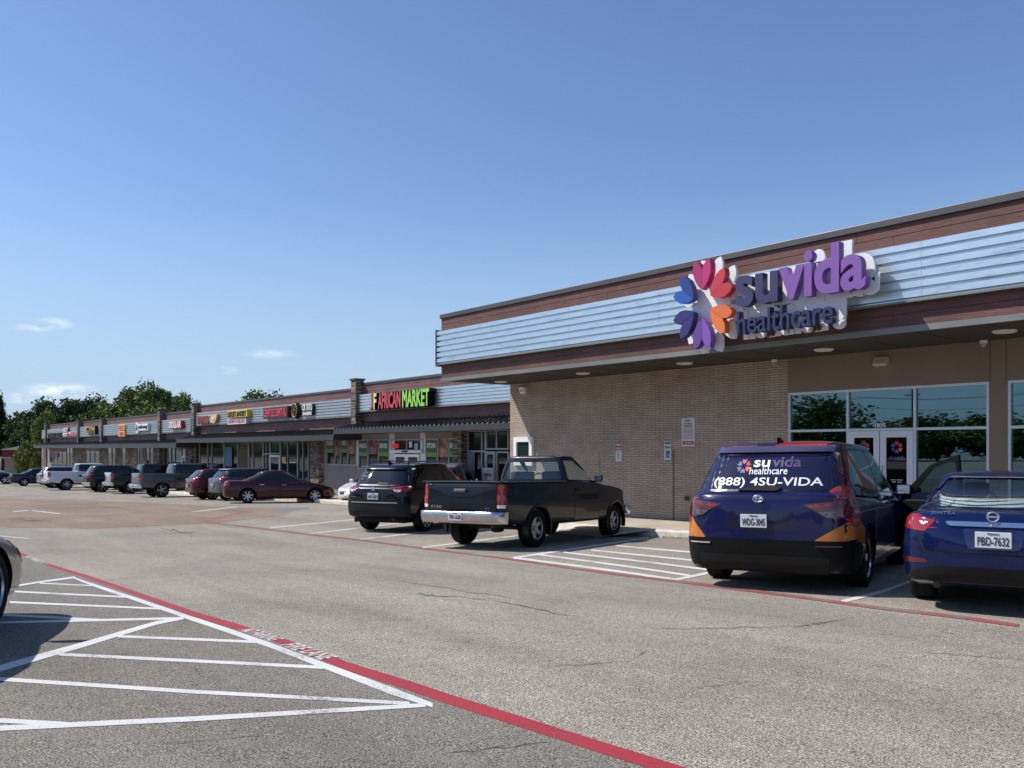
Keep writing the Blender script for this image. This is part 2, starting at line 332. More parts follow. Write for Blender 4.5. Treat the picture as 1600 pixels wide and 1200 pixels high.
def galv(name, col, rough, met=.85):
    m, t, b = nodes(name); tc = N(t, 'ShaderNodeTexCoord').outputs['Object']
    mpn = N(t, 'ShaderNodeMapping', {'Vector': tc}); mpn.inputs['Scale'].default_value = (1.6, 1, 9)
    n = N(t, 'ShaderNodeTexNoise', {'Vector': mpn.outputs[0], 'Scale': 1.1, 'Detail': 8, 'Roughness': .7})
    c = ramp(t, n.outputs['Fac'], [(.25, tuple(q*.45 for q in col)), (.36, tuple(q*.85 for q in col)), (.44, col), (.8, tuple(min(1, q*1.06) for q in col))]); t.links.new(c, b.inputs['Base Color'])
    r = N(t, 'ShaderNodeMapRange', {0: n.outputs['Fac'], 3: rough-.08, 4: rough+.12}); t.links.new(r.outputs[0], b.inputs['Roughness']); b.inputs['Metallic'].default_value = met
    n2 = N(t, 'ShaderNodeTexNoise', {'Vector': tc, 'Scale': 2.4, 'Detail': 3}); bu = N(t, 'ShaderNodeBump', {'Height': n2.outputs['Fac'], 'Strength': .12, 'Distance': .03}); t.links.new(bu.outputs[0], b.inputs['Normal'])
    return m
M_GALV = galv('galvanised_steel', (.60, .68, .73), .34); M_GALV2 = galv('dull_galvanised_steel', (.40, .45, .48), .5, .7)
M_CAP = mat('grey_metal_coping', (.085, .08, .078), .45, .3, var=.08, vs=2); M_LIP = mat('grey_drip_edge', (.20, .20, .19), .5, .3, var=.1, vs=1.5)
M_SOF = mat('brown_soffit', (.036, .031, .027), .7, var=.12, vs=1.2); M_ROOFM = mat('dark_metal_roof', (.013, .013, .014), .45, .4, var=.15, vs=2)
M_ALF = mat('aluminium_frame', (.56, .57, .60), .42, .5, var=.05, vs=3); M_DFR = mat('dull_aluminium_frame', (.36, .36, .37), .5, .4, var=.1, vs=2)
M_SGL = glass('storefront_glass', (.05, .09, .08), .62, (.45, .72, .82))
M_FGL = mat('dark_shop_glass', (.012, .015, .0145), .05, spec=.75, var=.5, vs=.7)
M_GUT = mat('grey_gutter', (.042, .042, .045), .5, .2, var=.15, vs=2)
# ------------------------------------------------------------------ ground, paving, paint
def grid_sheet(xs, ys, f, keep=None):
    bm = bmesh.new(); V = [[bm.verts.new((x, y, f(x, y))) for y in ys] for x in xs]
    for i in range(len(xs)-1):
        for j in range(len(ys)-1):
            bm.faces.new((V[i][j], V[i+1][j], V[i+1][j+1], V[i][j+1]))
    return bm
def steps(*seg):
    out = []
    for a, b, s in seg:
        n = max(1, int(round((b-a)/s)))
        out += [a+(b-a)*i/n for i in range(n)]
    return out+[seg[-1][1]]
struct('ground', grid_sheet(steps((-900, -400, 100), (-400, -120, 10), (-120, -40, 2), (-40, 12, .5), (12, 40, 4), (40, 500, 60)), steps((-500, -60, 60), (-60, -4, 4), (-4, 24, .5), (24, 60, 6), (60, 900, 80)), G), A_MAIN, smooth=180)
def sheet(name, quads, up, m, sub=.5):
    """quads of ground points [(P0,P1,P2,P3)], re-laid on the ground"""
    bm = bmesh.new()
    for q in quads:
        n1 = max(1, int((q[1]-q[0]).length/sub)); n2 = max(1, int((q[3]-q[0]).length/sub))
        V = [[None]*(n2+1) for _ in range(n1+1)]
        for i in range(n1+1):
            for j in range(n2+1):
                a = q[0].lerp(q[1], i/n1); b = q[3].lerp(q[2], i/n1); p = a.lerp(b, j/n2); V[i][j] = bm.verts.new((p.x, p.y, G(p.x, p.y)+up))
        for i in range(n1):
            for j in range(n2): bm.faces.new((V[i][j], V[i+1][j], V[i+1][j+1], V[i][j+1]))
    bmesh.ops.remove_doubles(bm, verts=bm.verts[:], dist=.0008); bmesh.ops.recalc_face_normals(bm, faces=bm.faces[:])
    if bm.faces and sum(f.normal.z for f in bm.faces) < 0: bmesh.ops.reverse_faces(bm, faces=bm.faces[:])
    return struct(name, bm, m)
def line_px(name, pts, m, up=.005):
    """pts: (x, y, vertical thickness) in the photograph, each laid down as a band on the ground"""
    P = [(gp(x, y-t/2), gp(x, y+t/2)) for x, y, t in pts]
    return sheet(name, [(P[i][0], P[i+1][0], P[i+1][1], P[i][1]) for i in range(len(P)-1)], up, m, .4)
RED1 = [(24, 861, 3), (49, 872, 3.6), (73.5, 882, 4.2), (140, 902.5, 5), (182, 917, 5.6), (224, 932, 6.4), (301, 959, 7.6), (332, 968.5, 8.4), (437.5, 1001, 10.5), (547, 1043.5, 13.5), (634, 1070.5, 15), (700, 1093, 16), (850, 1140.6, 17.5), (1000, 1188, 19), (1060, 1207, 20), (1110, 1224, 21)]
WH1 = [(114, 903, 2), (154, 917.5, 4.5), (203, 934, 5.4), (290.5, 964.5, 6.6), (394, 999.5, 8), (420, 1008.5, 8.4), (500, 1039, 9.6), (547, 1056.5, 10.5), (612.5, 1081.5, 12), (676, 1103.5, 7)]
# darker sealed asphalt on the near side of the red stripe
def band(pts, side, far_):
    return pts
q = []
RP = [gp(x, y) for x, y, t in RED1]
RP = [RP[0]+(RP[0]-RP[1])*6] + RP + [RP[-1]+(RP[-1]-RP[-2])*3]
off_ = Vector((-.45, -.9, 0)).normalized()
for a, b in zip(RP, RP[1:]): q.append((a, b, b+off_*16, a+off_*16))
sheet('sealed_asphalt_patch', q, .003, A_DARK, .5)
tp = [gp(330, 818), gp(150, 826), gp(0, 824), gp(-300, 822)]
tq = [gp(440, 806), gp(300, 789), gp(120, 781), gp(-200, 772)]
sheet('tan_asphalt_patch', [(tp[i], tp[i+1], tq[i+1], tq[i]) for i in range(3)]+[(gp(330, 818), gp(440, 806), gp(465, 797), gp(300, 789))], .0035, A_TAN, .8)
line_px('red_fire_lane_stripe', RED1, P_REDL)
line_px('white_edge_line', WH1, P_LINE, .0065)
for pts in [[(28, 915.5, 3), (72, 908.5, 3), (117, 902.5, 3)], [(62, 911.8, 2.2), (147, 915.8, 2.2)], [(22, 924.8, 3), (196, 933.5, 3)], [(15, 941.5, 3.4), (252, 952, 3.4)],
            [(5, 961.5, 4), (157, 969.5, 4)], [(-20, 974, 4), (287, 966.8, 4.4)], [(286, 967, 4), (245, 974, 7), (131, 1008, 10), (60, 1028, 11.5), (-15, 1050, 13)], [(184, 995.2, 4.6), (402, 1004, 5)],
            [(92, 1023.4, 5.6), (505, 1044, 6)], [(-20, 1061, 7.2), (300, 1082, 7.2), (640, 1100.5, 6.5)], [(-20, 1126, 9), (105, 1133, 8)], [(-20, 1140.5, 10), (306, 1124.5, 9.4), (665, 1103, 7.5)]]:
    line_px('hatch_line', [(a_, b_, c_*.82) for a_, b_, c_ in pts], P_LINE, .0058)
line_px('red_fire_lane_stripe', [(318, 815, 1.8), (332, 817, 1.8), (385, 823.2, 2), (484, 835.3, 2), (569, 844.7, 2), (653, 856, 2), (700, 861.8, 2.2), (780, 871.5, 2.4), (893, 888, 2.8), (965.6, 898, 3), (1110, 915, 4), (1240, 932, 4), (1375, 950.5, 4.6), (1510, 966, 5), (1592, 978, 5)], P_REDF)
line_px('red_fire_lane_stripe', [(319, 815, 2.6), (345, 808.5, 2.2), (376, 801.5, 2), (390, 797.5, 2)], P_REDF)
for pts in [[(422, 825, 1.6), (553, 812, 1.4)], [(478, 835, 1.8), (643, 815.5, 1.5)], [(562, 843.3, 2), (662, 831.7, 1.8), (760, 821, 1.6)], [(659, 856, 2.4), (789, 839.5, 2), (890, 827, 1.8)],
            [(801.5, 872, 3), (1013, 840.2, 2.6)], [(803, 871.8, 3), (1056, 906.3, 3.6)], [(838.8, 866.4, 2.6), (1079, 900, 3)], [(881, 863.3, 2.4), (1104, 890.3, 2.8)], [(924, 859.8, 2.2), (1100, 877.7, 2.6)], [(963.5, 853, 2), (1095, 864.3, 2.4)],
            [(1054, 906.5, 4), (1110, 894.8, 3.6), (1230, 866, 3.2)], [(1314, 941, 5), (1380, 924.5, 5), (1424, 908, 4), (1490, 886, 3.6)], [(300, 800, 1.2), (372, 792, 1.2)]]:
    line_px('parking_line', pts, P_LINE2 if pts[0][0] < 700 else P_LINE, .0045)
line_px('blue_bay_marking', [(432, 796.5, 2.5), (482, 794.5, 2.5)], worn_paint('blue_bay_paint', (.16, .22, .36), .47), .006)
for pts in [[(20, 800, 1.0), (44, 797.5, 1)], [(50, 798, 1.2), (94, 803, 1.2)], [(0, 838, 1.2), (45, 842, 1.2)]]: line_px('parking_line', pts, P_LINE2, .007)
# lettering on the stripe
def stripe_text(s, px, py, ang_pts, h_):
    a, b = gp(*ang_pts[0]), gp(*ang_pts[1]); o = gp(px, py); d = (b-a).normalized(); nrm = Vector((-d.y, d.x, 0))
    me = text_mesh(s, 1, .0, .02, fit=((b-a).length*.96, h_))
    for v in me.vertices:
        p = o + d*v.co.x + nrm*v.co.y; v.co = (p.x, p.y, G(p.x, p.y)+.008)
    t_ = obj('stripe_lettering', me, P_LINE); t_['kind'] = 'structure'
stripe_text('NO PARKING', 408, 992.5, ((384, 985), (434, 1002)), .15); stripe_text('FIRE LANE', 482, 1018.5, ((448, 1006), (514, 1029)), .15); stripe_text('NO PARKING', 56, 875.5, ((42, 869), (72, 881.5)), .12)
# cracks and tar snakes
M_CRK = mat('crack_dark', (.05, .046, .042), .9)
random.seed(3)
for (x0, y0, x1, y1, t) in [(850, 1043, 985, 1033, .9), (985, 1033, 1010, 1016, 1.2), (1010, 1014, 1019, 990, 1.5), (1020, 984, 1250, 979, .7), (1250, 979, 1335, 966, .8), (1430, 1018, 1600, 1032, .8), (640, 928, 760, 936, .9), (760, 936, 905, 966, .8), (1060, 1078, 1180, 1066, .7), (600, 905, 820, 938, .5), (250, 827, 305, 833, 1.2), (10, 811, 80, 814, 1.6), (250, 1165, 420, 1150, .7), (1240, 980, 1300, 972, .9), (690, 1180, 860, 1160, 1.2)]:
    n = 14; pts = []
    for i in range(n+1):
        s = i/n; pts.append((x0+(x1-x0)*s, y0+(y1-y0)*s+random.uniform(-1, 1)*(.8+t), t*random.uniform(.3, 1)*(math.sin(PI*min(.97, max(.03, s)))**.4)))
    line_px('asphalt_crack', pts, M_CRK, .006)
# ------------------------------------------------------------------ sidewalks
def walk(name, x0, x1, y0, y1, m=M_CONC):
    xs = steps((x0, x1, 1.0)); bm = bmesh.new(); rows = []
    for x in xs:
        g = G(x, y0)
        rows.append([bm.verts.new(p) for p in ((x, y0, g-.2), (x, y0, g+.13), (x, y0+.02, g+.15), (x, y1, g+.17))])
    for A, B in zip(rows, rows[1:]):
        for k in range(3): bm.faces.new((A[k], B[k], B[k+1], A[k+1]))
    bmesh.ops.recalc_face_normals(bm, faces=bm.faces[:])
    return struct(name, bm, m)
NY, FY = 17.8, 19.8
walk('sidewalk', -22.3, 14, 15.22, NY+.2); walk('kerb', -22.3, 14, 15.0, 15.215, M_KERB)
walk('sidewalk', -108, -22.35, 17.7, FY+.2); walk('kerb', -108, -22.35, 17.48, 17.695, M_KERB)
bmj = bmesh.new()
for x in steps((-21.5, 13, 1.5)): bx(x-.006, x+.006, 15.25, NY-.01, G(x, 15.22)+.1505, G(x, 15.22)+.158, bm=bmj)
struct('sidewalk_joints', bmj, M_CRK)
# concrete ramp by the pickup
a = G(-14.5, 14.6)
bm = bmesh.new(); q = [(-16.6, 15.0, .15), (-13.4, 15.0, .15), (-13.9, 13.9, .012), (-16.1, 13.9, .012)]
bm.faces.new([bm.verts.new((x, y, G(x, y)+z)) for x, y, z in q]); bmesh.ops.recalc_face_normals(bm, faces=bm.faces[:]); struct('kerb_ramp', bm, M_KERB)
# ------------------------------------------------------------------ corrugated band, siding, storefronts
def corr(x0, x1, yb, z0, z1, n, parent, m, d=.065, name='metal_band'):
    bm = bmesh.new(); p = (z1-z0)/n; prof = []
    for i in range(n):
        b = z0+i*p; prof += [(yb, b+.0), (yb, b+.20*p), (yb-d, b+.28*p), (yb-d, b+.93*p)]
        prof.append((yb, b+.999*p))
    xs = steps((x0, x1, 3.05))
    for A, B in zip(xs, xs[1:]):
        V = [[bm.verts.new((x, y, z)) for y, z in prof] for x in (A, B-.004)]
        for k in range(len(prof)-1): bm.faces.new((V[0][k], V[1][k], V[1][k+1], V[0][k+1]))
    bmesh.ops.recalc_face_normals(bm, faces=bm.faces[:])
    if sum(f.normal.y for f in bm.faces) > 0: bmesh.ops.reverse_faces(bm, faces=bm.faces[:])
    o = obj(name, bm, m, parent)
    obj('band_trim', bx(x0-.03, x1, yb-d-.015, yb+.02, z0-.035, z0), M_LIP, o)
    return o
def boards(x0, x1, y, z0, z1, n, parent, m, dep=.06, jl=3.66, name='siding_board'):
    bm = bmesh.new(); p = (z1-z0)/n
    for i in range(n):
        xs = [x0]+[x for x in steps((x0 - (i % 3)*1.2, x1, jl)) if x0+.4 < x < x1-.4]+[x1]
        for a, b in zip(xs, xs[1:]): bx(a, b-.005, y+random.uniform(0, .003), y+dep, z0+i*p+.006, z0+(i+1)*p-.006, bm=bm)
    bx(x0, x1, y+.02, y+dep+.02, z0, z1, bm=bm)
    return obj(name, bm, m, parent)
def window(parent, x0, x1, z0, z1, y, gm, fm, fr=.05, name='window', mull=(), trans=()):
    bm = bmesh.new()
    for a, b, c, d in ((x0, x1, z0, z0+fr), (x0, x1, z1-fr, z1)): bx(a, b, y-.05, y+.05, c, d, bm=bm)
    for a, b in [(x0, x0+fr), (x1-fr, x1)]+[(q-fr/2, q+fr/2) for q in mull]: bx(a, b, y-.048, y+.048, z0+fr, z1-fr, bm=bm)
    cols = [x0+fr]+sum([[q-fr/2, q+fr/2] for q in mull], [])+[x1-fr]
    for t in trans:
        for a, b in zip(cols[::2], cols[1::2]): bx(a, b, y-.046, y+.046, t-fr/2, t+fr/2, bm=bm)
    f = obj(name, bm, fm, parent)
    bm = bmesh.new(); bx(x0+fr*.5, x1-fr*.5, y+.005, y+.012, z0+fr*.5, z1-fr*.5, bm=bm); obj('pane', bm, gm, f)
    return f
def Xp(px, Y=FY): return wp(px, 700, Y).x
def Zp(px, py, Y=FY): return wp(px, py, Y).z
# ================================================================= clinic building
cl = empty('clinic_building', (-22, NY, 0), label='low brick clinic building with a wide maroon and corrugated metal overhang', cat='building'); 
def P0(e): return e
clp = empty; base = Matrix.Translation((-22, NY, 0))
def adopt(e):                                # parts are modelled in world coordinates, then hung on their thing
    bpy.context.view_layer.update()
    for o in list(C.objects):
        if o.parent is e and not o.get('_ok'): o.matrix_parent_inverse = e.matrix_world.inverted(); o['_ok'] = 1
zb_ = -1.2
WX0, WX1 = -11.6, -7.13
obj('brick_wall', bx(-22, WX0, NY, NY+.3, zb_, HC+2.16), M_BRK, cl)
obj('brick_side_wall', bx(-22, -21.7, NY+.3, 46, zb_, HC+2.6), M_BRK, cl)
bm = bmesh.new(); zt1 = HC+1.31; zs = G(-9, 17.5)+.16
bx(WX0, 14, NY-.004, NY+.3, zt1, HC+2.16, bm=bm); bx(WX1, -6.80, NY-.004, NY+.3, zb_, zt1, bm=bm); bx(-3.3, 14, NY-.004, NY+.3, zb_, zt1, bm=bm); bx(WX0, WX1, NY-.003, NY+.3, zb_, zs, bm=bm); bx(-6.80, -3.3, NY-.003, NY+.3, zb_, zs, bm=bm)
obj('stucco_wall', bm, M_STUC, cl)
for x in (WX1+.02, -6.82): obj('wall_joint', bx(x-.006, x+.006, NY-.007, NY, zt1, HC+2.15), M_CRK, cl)
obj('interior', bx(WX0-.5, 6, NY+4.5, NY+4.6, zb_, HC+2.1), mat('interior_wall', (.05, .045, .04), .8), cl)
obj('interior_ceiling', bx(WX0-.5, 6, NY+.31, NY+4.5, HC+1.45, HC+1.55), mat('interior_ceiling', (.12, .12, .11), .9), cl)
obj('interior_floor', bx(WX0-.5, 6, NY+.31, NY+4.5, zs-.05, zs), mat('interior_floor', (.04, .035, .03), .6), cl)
obj('rear_wall', bx(-22, 14, 45.7, 46, zb_, HC+2.6), M_STUC, cl); obj('right_wall', bx(13.7, 14, NY+.3, 45.7, zb_, HC+2.6), M_STUC, cl)
obj('roof', bx(-22, 14, NY+.1, 46, HC+2.61, HC+2.75), M_CAP, cl)
FYN = 15.2; X0 = -22.2
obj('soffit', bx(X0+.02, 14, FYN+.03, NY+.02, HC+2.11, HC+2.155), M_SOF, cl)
bm = bmesh.new()
for x in steps((X0+1.2, 13.5, 1.22)): bx(x-.006, x+.006, FYN+.08, NY-.01, HC+2.104, HC+2.1095, bm=bm)
obj('soffit_joints', bm, M_DARK, cl)
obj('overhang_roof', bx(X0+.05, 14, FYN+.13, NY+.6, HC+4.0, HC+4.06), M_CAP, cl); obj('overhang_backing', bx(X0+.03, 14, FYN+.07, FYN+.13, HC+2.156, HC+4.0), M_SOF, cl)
obj('overhang_return', bx(X0, X0+.05, FYN+.14, NY+.6, HC+2.16, HC+4.05), M_SID, cl); obj('overhang_rear', bx(X0+.06, 14, NY+.6, NY+.66, HC+2.7, HC+4.05), M_SID, cl)
boards(X0, 14, FYN, HC+3.66, HC+4.05, 2, cl, M_SID); boards(X0, 14, FYN, HC+2.20, HC+2.66, 2, cl, M_SID)
obj('coping', bx(X0-.03, 14, FYN-.05, FYN+.20, HC+4.05, HC+4.18, bev=.01), M_CAP, cl)
obj('drip_edge', bx(X0-.03, 14, FYN-.012, FYN+.06, HC+2.09, HC+2.20), M_LIP, cl)
obj('band_support', bx(X0, 14, FYN-.085, FYN-.002, HC+2.64, HC+3.64), M_LIP, cl)
mb = corr(X0-.04, 14, FYN-.09, HC+2.63, HC+3.65, 6, cl, M_GALV)
obj('band_end_plate', bx(X0-.08, X0-.05, FYN-.18, FYN+.10, HC+2.56, HC+3.70), M_LIP, cl)
obj('shadow_gap', bx(X0-.04, 14, FYN-.13, FYN-.004, HC+3.65, HC+3.655), M_LIP, cl)
w1 = window(cl, WX0, WX1, zs, zt1, NY-.03+.09, M_SGL, M_ALF, .055, 'storefront_window', mull=(-10.10, -8.60), trans=())
bm = bmesh.new()
for a, b in ((WX0+.055, -10.13), (-10.07, -8.63), (-8.57, WX1-.055)): bx(a, b, NY+.012, NY+.104, HC+.385, HC+.44, bm=bm)
obj('transom_bar', bm, M_ALF, w1)
w2 = window(cl, -6.80, -3.3, zs, zt1, NY+.06, M_SGL, M_ALF, .055, 'storefront_window', mull=(-5.0,))
obj('transom_bar', bx(-6.745, -5.03, NY+.012, NY+.104, HC+.385, HC+.44), M_ALF, w2)
# pair of doors
def flower(parent, x, y, z, R, dep, name='flower_logo', sx=1):
    bm = bmesh.new(); ms = []
    for k in range(12):
        P = [(x+u*sx, z+v) for u, v in petal(k, R, .96)]; n0 = len(bm.faces); prism(bm, P, 'Y', y-dep, y)
        bm.faces.ensure_lookup_table()
        for f in bm.faces[n0:]: f.material_index = k
        ms.append(petal_mat(k))
    return obj(name, bm, ms, parent)
for (a, b, s) in ((-10.07, -9.36, 1), (-9.34, -8.63, -1)):
    bm = bmesh.new(); z0, z1 = zs+.02, HC+.38; yy = NY+.03
    for q_ in ((a, a+.13, z0, z1), (b-.13, b, z0, z1)): bx(q_[0], q_[1], yy-.03, yy+.03, q_[2], q_[3], bm=bm)
    bx(a+.13, b-.13, yy-.03, yy+.03, z0, z0+.25, bm=bm); bx(a+.13, b-.13, yy-.03, yy+.03, z1-.14, z1, bm=bm)
    d = obj('door', bm, mat('pale_door_frame', (.60, .60, .66), .4, .3), cl)
    obj('pane', bx(a+.13, b-.13, yy-.004, yy+.004, z0+.25, z1-.14), glass('door_glass', (.05, .06, .06), .8), d)
    hx = b-.08 if s > 0 else a+.08
    bm = bmesh.new(); tube(bm, [(hx, yy-.03, z0+.85), (hx, yy-.09, z0+.88), (hx, yy-.09, z0+1.35), (hx, yy-.03, z0+1.38)], .014, 8); obj('handle', bm, M_CHR, d)
    xc = (a+b)/2
    flower(d, xc, yy-.006, HC+.03, .13, .004)
    stand_text('lettering', 'su', (.13, .065), .002, mat('petal_navy', (.02, .02, .13), .45), d, (xc-.12, yy-.008, HC-.215), off=.03)
    stand_text('lettering', 'vida', (.22, .09), .002, mat('vinyl_lilac', (.16, .09, .26), .5), d, (xc+.07, yy-.008, HC-.20), off=.03)
    stand_text('lettering', 'Lunes a Viernes', (.26, .03), .002, M_LET, d, (xc, yy-.008, HC-.66)); stand_text('lettering', '8:00 - 5:00', (.2, .03), .002, M_LET, d, (xc, yy-.008, HC-.71))
tn = tag(stand_text('house_number', '1835', (.24, .085), .006, M_LET, None, (-9.35, NY+.03, HC+.50), off=.02), 'white street number 1835 on the glass above the clinic doors', 'number')
adopt(cl)
# things seen inside the glass
def top(name, bm, m, label, cat, group=None, **k): return tag(obj(name, bm, m, **k), label, cat, group)
top('wall_poster', bx(-7.95, -7.55, NY+.35, NY+.36, HC-.75, HC-.30), mat('old_poster', (.36, .32, .22), .6, var=.35, vs=9), 'small beige framed notice seen through the clinic window, near the sedan roof', 'poster')
bm = bmesh.new(); tube(bm, [(-8.02+.085*math.cos(a), NY+.8, HC+.15+.15*math.sin(a)+.03*(math.sin(a) > .9)) for a in [PI*.62+2*PI*k/24*.92 for k in range(23)]], .028, 8)
top('ring_ornament', bm, mat('pale_brass', (.42, .38, .22), .4), 'pale loop-shaped ornament hanging inside the clinic window right of the doors', 'ornament', smooth=50)
# soffit lights, cameras, wall boxes
M_LENS = mat('light_lens', (.72, .68, .60), .5)
ll = ['leftmost soffit light at the corner of the overhang', 'soffit light second from the corner, above the bare brick', 'soffit light above the white notice sign on the brick wall', 'soffit light left of the wall box over the clinic doors', 'rightmost soffit light near the right edge of the photo']
for i, (x, y) in enumerate([(-21.1, 16.7), (-17.3, 16.6), (-13.7, 16.6), (-9.95, 16.6), (-6.35, 16.5)]):
    r = empty('soffit_light', (x, y, HC+2.11), label=ll[i], cat='light', group='round lights under the overhang')
    bm = bmesh.new(); cyl(bm, (0, 0, -.012), .20, .024, 'Z', 32); obj('lamp_ring', bm, M_WHT, r, smooth=40); bm = bmesh.new(); cyl(bm, (0, 0, -.03), .17, .02, 'Z', 32, r2=.165); obj('lens', bm, M_LENS, r, smooth=40)
for i, (px, py, lb) in enumerate([(1210, 566, 'white dome camera under the overhang where the brick meets the stucco'), (1537, 537, 'white dome camera under the overhang near the right edge')]):
    p = wp(px, py, NY-.14); r = empty('security_camera', (p.x, NY-.14, HC+2.108), label=lb, cat='camera', group='dome cameras under the overhang')
    bm = bmesh.new(); cyl(bm, (0, 0, -.03), .07, .06, 'Z', 20, r2=.07); obj('mount', bm, M_WHT, r, smooth=40)
    bm = bmesh.new(); bmesh.ops.create_uvsphere(bm, u_segments=20, v_segments=10, radius=.055, matrix=Matrix.Translation((0, 0, -.08))); obj('dome', bm, mat('camera_dome', (.35, .35, .36), .15), r, smooth=60)
p = wp(1379, 565, NY); r = empty('wall_box', (p.x, NY-.004, p.z), label='beige box fixture on the stucco above the clinic doors', cat='light')
bm = bmesh.new(); prism(bm, [(-.0, -.09), (-.13, -.09), (-.17, -.06), (-.10, .09), (0, .09)], 'X', -.14, .14); obj('housing', bm, mat('beige_plastic', (.55, .50, .42), .5), r); obj('lens', bx(-.11, .11, -.15, -.03, -.098, -.091), M_LENS, r)
p = wp(820, 609.5, NY); r = empty('wall_box', (p.x, NY-.001, p.z), label='small white speaker box at the top left corner of the brick wall', cat='box')
bm = bmesh.new(); prism(bm, [(0, -.10), (-.10, -.12), (-.16, .08), (0, .10)], 'X', -.12, .12); obj('housing', bm, M_WHT, r); obj('grille', bx(-.07, .07, -.135, -.125, -.05, .04), mat('grille_grey', (.3, .28, .26), .6), r)
# wall signs
def wall_sign(name, px, py, w_, h_, label, cat='sign'):
    p = wp(px, py, NY); r = empty(name, (p.x, NY-.004, p.z), label=label, cat=cat)
    obj('sign_panel', bx(-w_/2, w_/2, -.02, 0, -h_/2, h_/2, bev=.003), mat('sign_white', (.60, .58, .58), .5, var=.05, vs=8), r); return r
S_RED = mat('sign_red', (.36, .02, .03), .5); S_BLU = mat('sign_blue', (.02, .05, .22), .5); S_GRN = mat('sign_green', (.10, .22, .13), .5)
s = wall_sign('notice_sign', 1076, 675, .44, .74, 'tall white notice sign with red text, highest of the signs on the brick wall')
stand_text('sign_heading', 'NOTICE', (.16, .045), .002, M_BLKP, s, (0, -.023, .30), off=.02); 
for k, (tx, hh, zz) in enumerate([('PATIENT', .055, .22), ('PARKING', .055, .15), ('reserved for patients', .032, .08), ('all other vehicles will', .032, .03), ('be towed away at the', .032, -.02), ("owner's expense", .032, -.07), ('24 hours a day', .032, -.12), ('7 days a week', .032, -.17)]): stand_text('sign_text', tx, (.34 if k > 1 else .28, hh), .002, S_RED, s, (0, -.023, zz), off=.015)
obj('red_bar', bx(-.18, .19, -.023, -.0205, -.33, -.24), S_RED, s); stand_text('sign_text', 'TOW AWAY', (.28, .05), .002, M_LET, s, (.01, -.0255, -.285), off=.01)
s = wall_sign('parking_sign', 967.5, 706, .24, .55, 'narrow red and white sign left of the blue wheelchair sign')
obj('red_panel', bx(-.11, .11, -.023, -.0205, .04, .265), S_RED, s)
for zz, tx in ((.20, 'FIRE'), (.10, 'LANE')): stand_text('sign_text', tx, (.17, .06), .002, M_LET, s, (0, -.0255, zz), off=.02)
for zz, tx in ((-.02, 'NO'), (-.09, 'PARK'), (-.16, 'ING')): stand_text('sign_text', tx, (.11, .04), .002, mat('sign_grey_green', (.18, .22, .18), .5), s, (0, -.023, zz))
s = wall_sign('accessible_parking_sign', 1044, 706, .24, .58, 'narrow white and green sign with a blue wheelchair symbol')
for a_, b_ in ((.20, .265), (.09, .15), (-.28, -.22)): obj('green_bar', bx(-.10, .10, -.023, -.0205, a_, b_), S_GRN, s)
obj('blue_square', bx(-.06, .07, -.0235, -.0205, -.16, .03), S_BLU, s)
bm = bmesh.new(); tube(bm, [(.005+.035*math.cos(a), -.026, -.09+.035*math.sin(a)) for a in [math.radians(-200+26*k) for k in range(10)]], .006, 6); tube(bm, [(-.012, -.026, -.01), (-.008, -.026, -.065), (.022, -.026, -.07), (.036, -.026, -.11)], .007, 6); bmesh.ops.create_uvsphere(bm, u_segments=8, v_segments=6, radius=.011, matrix=Matrix.Translation((-.012, -.026, .01)))
obj('wheelchair_symbol', bm, M_LET, s)
# white framed hatch near the corner
p = wp(820, 705, NY); r = empty('wall_hatch', (p.x, NY-.002, p.z), label='white framed drive-up window in the lit corner of the brick wall', cat='window')
bm = bmesh.new(); w_, h_ = .92, .92
for q_ in ((-w_/2, -w_/2+.14, -h_/2, h_/2), (w_/2-.14, w_/2, -h_/2, h_/2)): bx(q_[0], q_[1], -.10, 0, q_[2], q_[3], bm=bm)
bx(-w_/2+.14, w_/2-.14, -.10, 0, h_/2-.16, h_/2, bm=bm); bx(-w_/2+.14, w_/2-.14, -.10, 0, -h_/2, -h_/2+.12, bm=bm)
obj('frame', bm, M_WHT, r); obj('pane', bx(-w_/2+.14, w_/2-.14, -.04, -.03, -h_/2+.12, h_/2-.16), mat('green_dark_glass', (.012, .03, .024), .05), r)
# small pipe on the wall
p = wp(965, 705, NY); bm = bmesh.new(); tube(bm, [(-15.05, NY-.025, HC-.02), (-15.05, NY-.025, HC-1.9)], .012, 6); top('wall_conduit', bm, mat('brown_conduit', (.12, .09, .075), .6), 'thin conduit running down the brick wall left of the red and white sign', 'pipe')
bm = bmesh.new(); p = wp(1075, 779, NY); box(bm, (p.x, NY-.05, p.z), (.10, .10, .12), bev=.02); cyl(bm, (p.x, NY-.11, p.z), .035, .06, 'Y', 12); top('hose_bib', bm, mat('brown_metal', (.10, .07, .055), .5), 'small brown tap box low on the brick wall left of the minivan', 'tap')
# ================================================================= clinic sign
YS = 14.72
sg = empty('clinic_sign', (-11.5, YS, HC+3.0), label='big dimensional clinic sign with flower logo and white backing on the overhang', cat='sign')
M_BACK = mat('sign_backing_white', (.80, .80, .82), .45)
xc, zc = -11.45-(-11.5), .03
